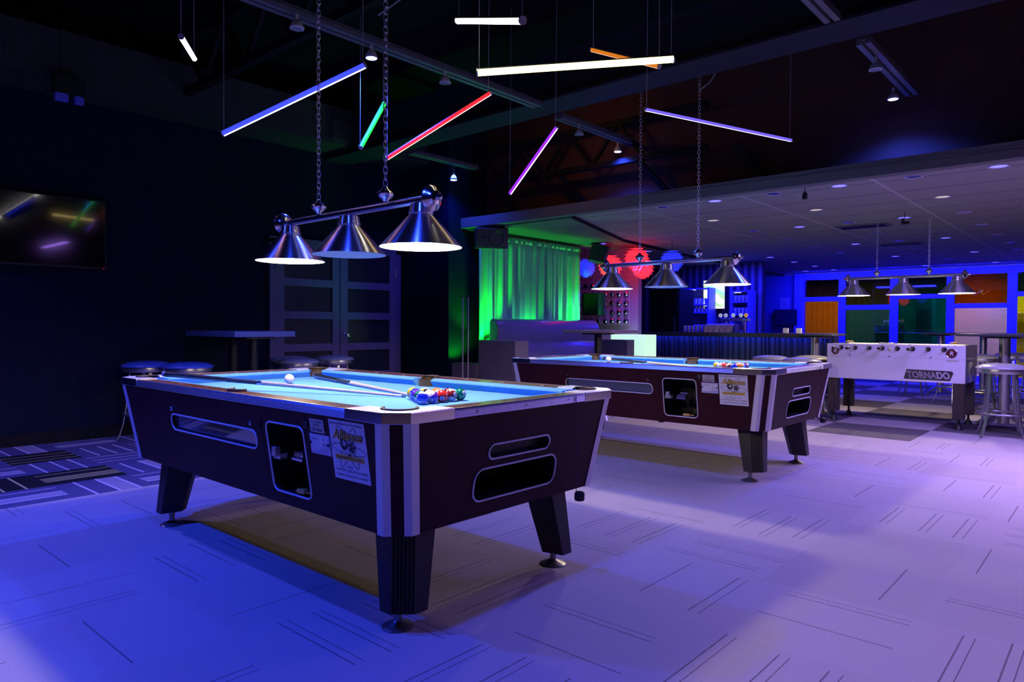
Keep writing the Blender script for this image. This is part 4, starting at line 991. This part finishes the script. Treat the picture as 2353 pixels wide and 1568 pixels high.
def petal_lamp(x, y, z, r, col, es, lab, top=2.404):
    e = empty('petal_lamp', (x, y, z), 0, lab, 'lamp', 'paper petal lamps in the alcove')
    m = mat('petal_paper_%s' % ('red' if col[0] > .5 else 'blue'), tuple(min(1, c + .1) for c in col), .6, emit=col, es=es)
    pb = MB(); rows = 9
    for i in range(rows):
        th = PI * (.12 + .82 * i / (rows - 1)); n = max(5, int(15 * math.sin(th)))
        for k in range(n):
            a = 2 * PI * (k + .5 * (i % 2)) / n
            q = lambda dt, da, rr: (rr * math.sin(th + dt) * math.cos(a + da), rr * math.sin(th + dt) * math.sin(a + da), rr * math.cos(th + dt))
            w = 1.15 * PI / n; rr = r
            pb.add([q(-.18, -w, rr * .80), q(-.18, w, rr * .80), q(.10, w * .8, rr * .93), q(.30, 0, rr * 1.08), q(.10, -w * .8, rr * .93)], [(0, 1, 2, 3, 4)])
    o = pb.build('petals', m, e, smooth=0); o.modifiers.new('s', 'SOLIDIFY').thickness = .0015
    MB().tube([(0, 0, r * .7), (0, 0, top - z)], .003, 5).build('cord', BLK, e)
petal_lamp(-6.62, 9.25, 2.075, .155, (.03, .05, 1.0), .6, 'blue paper petal lamp hanging below the far speaker')
petal_lamp(-6.18, 9.30, 2.085, .185, (1.0, .03, .06), 1.1, 'red paper petal lamp nearest the far speaker')
petal_lamp(-5.92, 9.66, 2.21, .19, (1.0, .01, .10), 1.1, 'red paper petal lamp hanging highest in the alcove')
petal_lamp(-5.62, 9.35, 2.03, .165, (1.0, .04, .02), 1.1, 'red paper petal lamp next to the bar side')
petal_lamp(-5.10, 9.30, 2.10, .17, (.35, .42, 1.0), 1.0, 'pale blue petal lamp hanging alone before the bar', 2.40)

# ------------------------------------------------------------------ bar
e = empty('bar_counter', (-5.1, 11.8, 0), 0, 'long bar counter with a dark corrugated front lit blue under its top', 'bar counter')
MB().box(-1.78, 1.60, -.36, .30, .99, 1.03).box(-1.78, 1.60, -.36, -.345, .955, .99).build('countertop', TBLD, e, bevel=.004)
fr = MB(); x = -1.72; random.seed(3)
pts = []
while x < 1.54:
    w = random.choice((.045, .075, .10)); pts += [(x, -.20), (x + w * .25, -.235), (x + w * .75, -.235), (x + w, -.20)]; x += w + .012
pts += [(1.54, .22), (-1.72, .22)]
fr.prism(pts, .02, .985).build('corrugated_front', mat('blue_grey_corrugation', (.035, .04, .08), .35, .3), e, smooth=20)
MB().box(-1.70, 1.5, -.335, -.315, .972, .989).build('light_strip', mat('blue_led', (.1, .1, .9), .4, emit=(.02, .05, 1.0), es=45), e, smooth=0)
e = empty('bar_cooler', (-6.84, 12.5, 0), 0, 'tall black cooler standing at the left end behind the bar', 'cooler')
MB().box(-.32, .31, -.3, .3, 0, 1.86).build('cooler_body', BLKM, e, bevel=.006)
MB().box(-.29, .28, -.318, -.302, .1, 1.82).build('door', BLK, e, bevel=.003)
MB().box(.22, .24, -.335, -.318, .9, 1.3).build('handle', ALU, e)
SHB = mat('blue_shelf_board', (.16, .18, .50), .4)
def shelf(x0, x1, y, z0, z1, levels, lab):
    e = empty('bar_shelf', ((x0 + x1) / 2, y, z0), 0, lab, 'shelf', 'shelves behind the bar'); h = (x1 - x0) / 2
    s = MB().box(-h, -h + .03, -.2, .15, 0, z1 - z0).box(h - .03, h, -.2, .15, 0, z1 - z0).box(-h, h, .13, .15, 0, z1 - z0)
    s.build('shelf_frame', SHB, e, bevel=.002)
    for z in levels + [z1 - .03]: MB().box(-h + .03, h - .03, -.2, .13, z - z0, z - z0 + .025).build('shelf_board', SHB, e, smooth=0)
    MB().box(-h + .05, 0, -.15, -.13, z1 - z0 - .045, z1 - z0 - .032).build('shelf_light', mat('shelf_led', (.5, .5, .9), .4, emit=(.35, .35, 1.0), es=3), e, smooth=0)
shelf(-7.02, -6.38, 13.35, 0, 1.92, [1.03, 1.40, 1.56], 'open blue shelf unit with glasses beside the black cooler')
shelf(-5.92, -5.55, 13.35, 0, 1.84, [1.03, 1.36, 1.60], 'narrow blue shelf unit with glasses behind the beer taps')
GM = mat('clear_glassware', (.55, .6, 1.0), .06, spec=1.0, trans=.0, metal=.0, coat=.8)
gl0 = None; random.seed(5)
def glass(x, y, z, lab, grp):
    global gl0
    if gl0 is None: gl0 = o = MB().lathe([(.001, 0), (.026, 0), (.034, .12), (.0315, .12), (.024, .008), (.001, .008)], (0, 0, 0), 12).build('drinking_glass', GM, None)
    else: o = gl0.copy(); COL.objects.link(o)
    o.location = (x, y, z); tag(o, lab, 'glass', grp)
for z, lab, grp in ((1.585, 'drinking glass upright on the upper board of the wide blue shelf', 'upper glasses of the wide shelf'), (1.425, 'drinking glass on the middle board of the wide blue shelf', 'middle glasses of the wide shelf'), (1.055, 'drinking glass low on the wide blue shelf', 'low glasses of the wide shelf')):
    for i in range(7): glass(-6.94 + i * .078, 13.22, z, lab.replace('glass', 'glass, %s from the cooler,' % ORD[i], 1), grp)
for z, lab, grp in ((1.385, 'glass on the middle board of the narrow shelf', 'middle glasses of the narrow shelf'), (1.625, 'glass on the top board of the narrow shelf', 'top glasses of the narrow shelf')):
    for i in range(4): glass(-5.85 + i * .078, 13.22, z, lab.replace('glass', 'glass, %s from the television,' % ORD[i], 1), grp)
for i in range(22): glass(-6.18 + (i % 6) * .078, 11.78 + .09 * (i // 6), 1.03, 'glass drying on the bar counter, %s row, %s from the cooler' % (ORD[i // 6], ORD[i % 6]), 'glasses drying on the bar counter')
e = empty('bar_television', (-6.345, 13.46, 1.49), 0, 'bright screen showing a green playing field on the striped wall behind the bar', 'television')
def pitch_material():
    m, nt, p = newmat('field_picture'); g = NG(nt); P = g.xyz(); em = p.inputs
    n = g.noise(5.0, 3); s = g.m('ADD', P[2], g.m('MULTIPLY', P[0], .5))
    f = g.m('GREATER_THAN', g.m('FRACT', g.m('MULTIPLY', g.m('ADD', s, g.m('MULTIPLY', n, .25)), 4.0)), .62)
    c = g.mix(f, (.85, .95, .78), (.50, .80, .35)); c = g.mix(g.m('GREATER_THAN', s, .40), c, (.75, .85, .93)); c = g.mix(g.band(s, .38, .03), c, (.35, .85, .85))
    c = g.mix(g.m('LESS_THAN', P[2], .055), c, (.95, .93, .95))
    nt.links.new(c, em['Emission Color']); em['Emission Strength'].default_value = 1.15; em['Base Color'].default_value = (.02, .02, .02, 1); return m
MB().box(-.31, .17, .0, .04, 0, .60).build('television_body', BLK, e, bevel=.004)
MB().box(-.30, .16, -.004, 0, .010, .590).build('screen', pitch_material(), e, smooth=0)
MB().box(-.1, .0, .04, .13, .2, .4).build('wall_bracket', BLK, e)
e = empty('beer_tap_tower', (-5.32, 12.0, 1.03), 0, 'beer tap tower with a row of round badges on the bar', 'beer taps')
MB().box(-.27, .27, -.04, .04, .20, .25).box(-.2, -.15, -.03, .03, 0, .2).box(.15, .2, -.03, .03, 0, .2).build('tower_body', mat('tap_chrome', (.6, .5, .7), .2, 1.0), e, bevel=.004)
for i, x in enumerate((-.24, -.14, .0, .14, .235)):
    t = MB().tube([(x, -.04, .24), (x, -.06, .27)], .010, 8).build('tap_handle', CHROME, e)
    MB().lathe([(.001, .012), (.034, .012), (.036, 0)], (x, -.06, .305), 16, Matrix.Rotation(R(90), 4, 'X')).build('badge', mat('badge_gold' if i == 4 else 'badge_pale', (.9, .5, .1) if i == 4 else (.75, .8, .85), .4, emit=((1, .5, .1) if i == 4 else (.6, .7, .8)), es=.5), t)
    MB().lathe([(.001, .014), (.014, .013)], (x, -.06, .305), 3, Matrix.Rotation(R(90), 4, 'X')).build('badge_mark', INK, t)
cl = MB().loft([[(x, -.12 * t + .01 * math.sin(x * 60 + t * 2), -.005 + .16 - (.13 * t * t)) for x in [-.26 + .52 * i / 50 for i in range(51)]] for t in [0, .25, .5, .75, 1, 1.1]], caps=False, closed=False).build('bar_towel', mat('white_towel', (.75, .72, .80), .9), None, smooth=60, loc=(-5.44, 11.70, 1.03))
cl.modifiers.new('s', 'SOLIDIFY').thickness = .006; tag(cl, 'white pleated cloth draped on the bar under the screen', 'towel')
bb = MB().box(-.25, .25, -.10, .11, 0, .145).build('towel_box', SHB, None, bevel=.004, loc=(-5.44, 11.83, 1.03)); tag(bb, 'low blue box on the bar behind the white cloth', 'box')
e = empty('wall_notice', (-6.46, 17.5, 1.72), 0, 'violet paper notice pinned on the blue wall right of the bar', 'notice')
MB().box(-.12, .12, -.006, 0, -.14, .14).build('notice_sheet', mat('notice_paper', (.55, .45, .60), .7), e, smooth=0)
ln = MB()
for i in range(6): ln.box(-.09, .09 - .03 * (i % 2), -.008, -.006, .10 - i * .038, .106 - i * .038)
ln.build('printed_lines', INK, e, smooth=0)
e = empty('wall_hatch', (-6.40, 17.5, 1.36), 0, 'dark glazed box on the blue wall under the paper notice', 'cabinet')
MB().box(-.28, .28, -.12, 0, -.20, .20).build('hatch_box', BLK, e, bevel=.004)
MB().box(-.26, .26, -.124, -.12, -.18, .18).build('hatch_glass', mat('hatch_glass', (.03, .03, .06), .05, coat=1.0), e, smooth=0)
for i, x in enumerate((-3.62, -3.44)): tag(MB().box(-.035, .035, -.02, .02, 0, .07).build('card_holder', mat('card_white', (.6, .6, .7), .5), None, bevel=.002, loc=(x, 9.85, 1.045)), ('small white card holder on the pub table, nearer the bar', 'small white card holder on the pub table, nearer its post')[i], 'card holder')

# ------------------------------------------------------------------ foosball table
FX0, FX1, FY0, FY1, FZ0, FZ1 = -2.795, -1.353, 8.98, 9.74, .515, .932
fcx, fcy = (FX0 + FX1) / 2, (FY0 + FY1) / 2; hx, hy = (FX1 - FX0) / 2, (FY1 - FY0) / 2
e = empty('foosball_table', (fcx, fcy, 0), 0, 'white foosball table with black handles and a dark letter badge', 'foosball table')
FW = mat('foosball_white', (.72, .70, .74), .35, coat=.15); FB = mat('foosball_end', (.03, .03, .04), .3, coat=.3)
for a_ in (-hy, hy - .035): MB().box(-hx, hx, a_, a_ + .035, FZ0, FZ1).build('side_panel', FW, e, bevel=.003)
for a_ in (-hx, hx - .039): MB().box(a_, a_ + .04, -hy + .035, hy - .035, FZ0, FZ1).build('end_panel', FB, e, bevel=.002)
MB().box(-hx + .04, hx - .04, -hy + .035, hy - .035, .78, .80).build('playing_field', mat('field_green', (.10, .25, .12), .5), e, smooth=0)
for sx in (-1, 1):
    for sy in (-1, 1):
        x, y = sx * (hx - .065), sy * (hy - .075)
        lg = MB().box(x - .055, x + .055, y - .055, y + .055, .115, FZ0).build('leg', mat('foosball_leg', (.035, .022, .03), .4), e, bevel=.003)
        MB().lathe([(.001, 0), (.045, 0), (.042, .012), (.022, .045), (.020, .06), (.012, .062), (.012, .116), (.001, .116)], (x, y, 0), 16).build('foot_leveler', BLK, lg)
RM = mat('rod_steel', (.75, .75, .76), .15, 1.0); MY = Matrix.Rotation(R(90), 4, 'X')
rods = [(-.555, 1, .26), (-.400, 1, .27), (-.245, 0, .10), (-.105, 1, .10), (.055, 0, .06), (.21, 1, .17), (.365, 0, .11), (.52, 0, .07)]
for x, hnd, out in rods:
    rd = MB().tube([(x, -hy - out, .888), (x, hy + (.28 - out), .888)], .008, 10).build('rod', RM, e)
    MB().lathe([(.028, .0), (.028, .014), (.018, .024), (.001, .024)], (x, -hy + .001, .888), 6, MY).build('bushing', BLK, rd)
    if hnd: MB().tube([(x, -hy - out - .07, .888), (x, -hy - out + .02, .888)], .0165, 12).build('handle', BLK, rd)
    else: MB().tube([(x, hy + .28 - out - .02, .888), (x, hy + .28 - out + .08, .888)], .0165, 12).build('handle', BLK, rd)
    pl = MB()
    for k in range(3): pl.box(x - .012, x + .012, -.22 + k * .22 - .014, -.22 + k * .22 + .014, .81, .925)
    pl.build('player_row', mat('player_yellow' if hnd else 'player_black', (.75, .5, .1) if hnd else (.03, .03, .03), .4), rd, bevel=.004)
for x in (-.55, .56):
    b = MB()
    for k in range(5): b.sphere((x + k * .012 - .02, -hy + .30, .955), .012, 10, 6)
    b.tube([(x - .05, -hy + .30, .955), (x + .06, -hy + .30, .955)], .003, 5).build('score_counter', mat('counter_beads', (.6, .35, .12), .3), e)
sb = MB()
for k in range(9): sb.sphere((-.14 + k * .022, -hy + .02, .944), .010, 10, 6)
sb.build('score_beads', CHROME, e)
F = -hy - .0005
for x, z, s in ((-.625, .848, 1), (.590, .846, 1.12)):
    em = MB().lathe([(.001, .004), (.040 * s, .004), (.046 * s, .0)], (x, F, z), 32, MY).build('emblem', mat('emblem_red', (.10, .01, .02), .3), e)
    MB().tube([(x + .046 * s * math.cos(t * .262), F - .003, z + .046 * s * math.sin(t * .262)) for t in range(24)], .003, 6, closed=True).build('emblem_ring', CHROME, em)
    text('R', PAPER, em, (x, F - .0045, z), (1, 0, 0), (0, 0, 1), None, .045, shear=.2, bold=.02)
bx = MB().loft([[(x, F, z), (x, F - .003, z)] for x, z in [(.17, .602), (.20, .675), (.50, .672), (.507, .655), (.485, .598), (.475, .59), (.17, .590)]][:1] * 2) if 0 else MB().add(
    [(x, y, z) for y in (F, F - .003) for x, z in [(.125, .552), (.150, .655), (.595, .648), (.612, .628), (.580, .540), (.125, .545)]],
    [(0, 1, 2, 3, 4, 5), (11, 10, 9, 8, 7, 6)] + [(i, (i + 1) % 6, 6 + (i + 1) % 6, 6 + i) for i in range(6)])
bd = bx.build('badge', mat('badge_black', (.03, .025, .04), .35), e, smooth=0)
text('TORNADO', mat('badge_letter_grey', (.30, .27, .36), .3, .4), bd, (.362, F - .0035, .597), (1, 0, 0), (0, 0, 1), .43, .080, shear=-.25, bold=.035)
text('DO', mat('badge_letter_light', (.62, .55, .75), .3, .4), bd, (.512, F - .0042, .597), (1, 0, 0), (0, 0, 1), .125, .072, shear=-.25, bold=.01)
bd2 = MB().box(hx, hx + .003, -.06, .24, .60, .68).build('badge', mat('badge_grey', (.12, .12, .10), .4), e, smooth=0)
text('TORNADO', mat('badge_yellow', (.4, .4, .1), .4), bd2, (hx + .004, .09, .64), (0, 1, 0), (0, 0, 1), .26, .055)
MB().box(-hx + .002, hx - .002, F, F + .001, .7795, .7815).build('panel_line', mat('line_lilac', (.35, .33, .42), .5), e, smooth=0)
sl = MB().box(-.70, -.60, F - .003, F, .775, .785).box(.545, .66, F - .003, F, .760, .770)
sl.build('label_strip', ALU, e, smooth=0)
for x, z in ((-.46, .797), (-.03, .792), (.39, .794)): MB().lathe([(.001, .003), (.007, .003), (.008, 0)], (x, F, z), 12, MY).build('bolt', BLK, e)
MB().lathe([(.001, .02), (.012, .018), (.022, .004), (.022, 0)], (-.025, F, .882), 20, MY).build('ball_cup', mat('cup_yellow', (.8, .8, .4), .3), e)

# machines of the next room, seen through the tinted glass
for i, (x, y, w, h, c) in enumerate([(-1.9, 20.6, .55, 1.5, (.7, .62, .6)), (-1.1, 20.8, .5, 1.45, (.7, .65, .6)), (.3, 20.7, .5, 1.5, (.9, .8, .2)), (-5.0, 21.3, .6, 1.2, (.2, .3, .3)), (-4.1, 21.2, .4, 1.9, (.3, .35, .5))]):
    e = empty('game_machine', (x, y, 0), 0, ['pale game cabinet behind the clear pane of the glass front', 'pale game cabinet close to another behind the clear pane', 'yellow game cabinet behind the last pane', 'dark low cabinet behind the grey green pane', 'tall grey locker behind the grey green pane'][i], 'game machine', 'machines in the next room')
    MB().box(-w / 2, w / 2, -.3, .3, 0, h).build('machine_body', mat('machine_%d' % i, c, .5), e, bevel=.01)
    MB().box(-w / 2 + .06, w / 2 - .06, -.31, -.30, h * .55, h * .85).build('machine_panel', mat('machine_panel_%d' % i, tuple(v * .6 for v in c), .3), e, smooth=0)
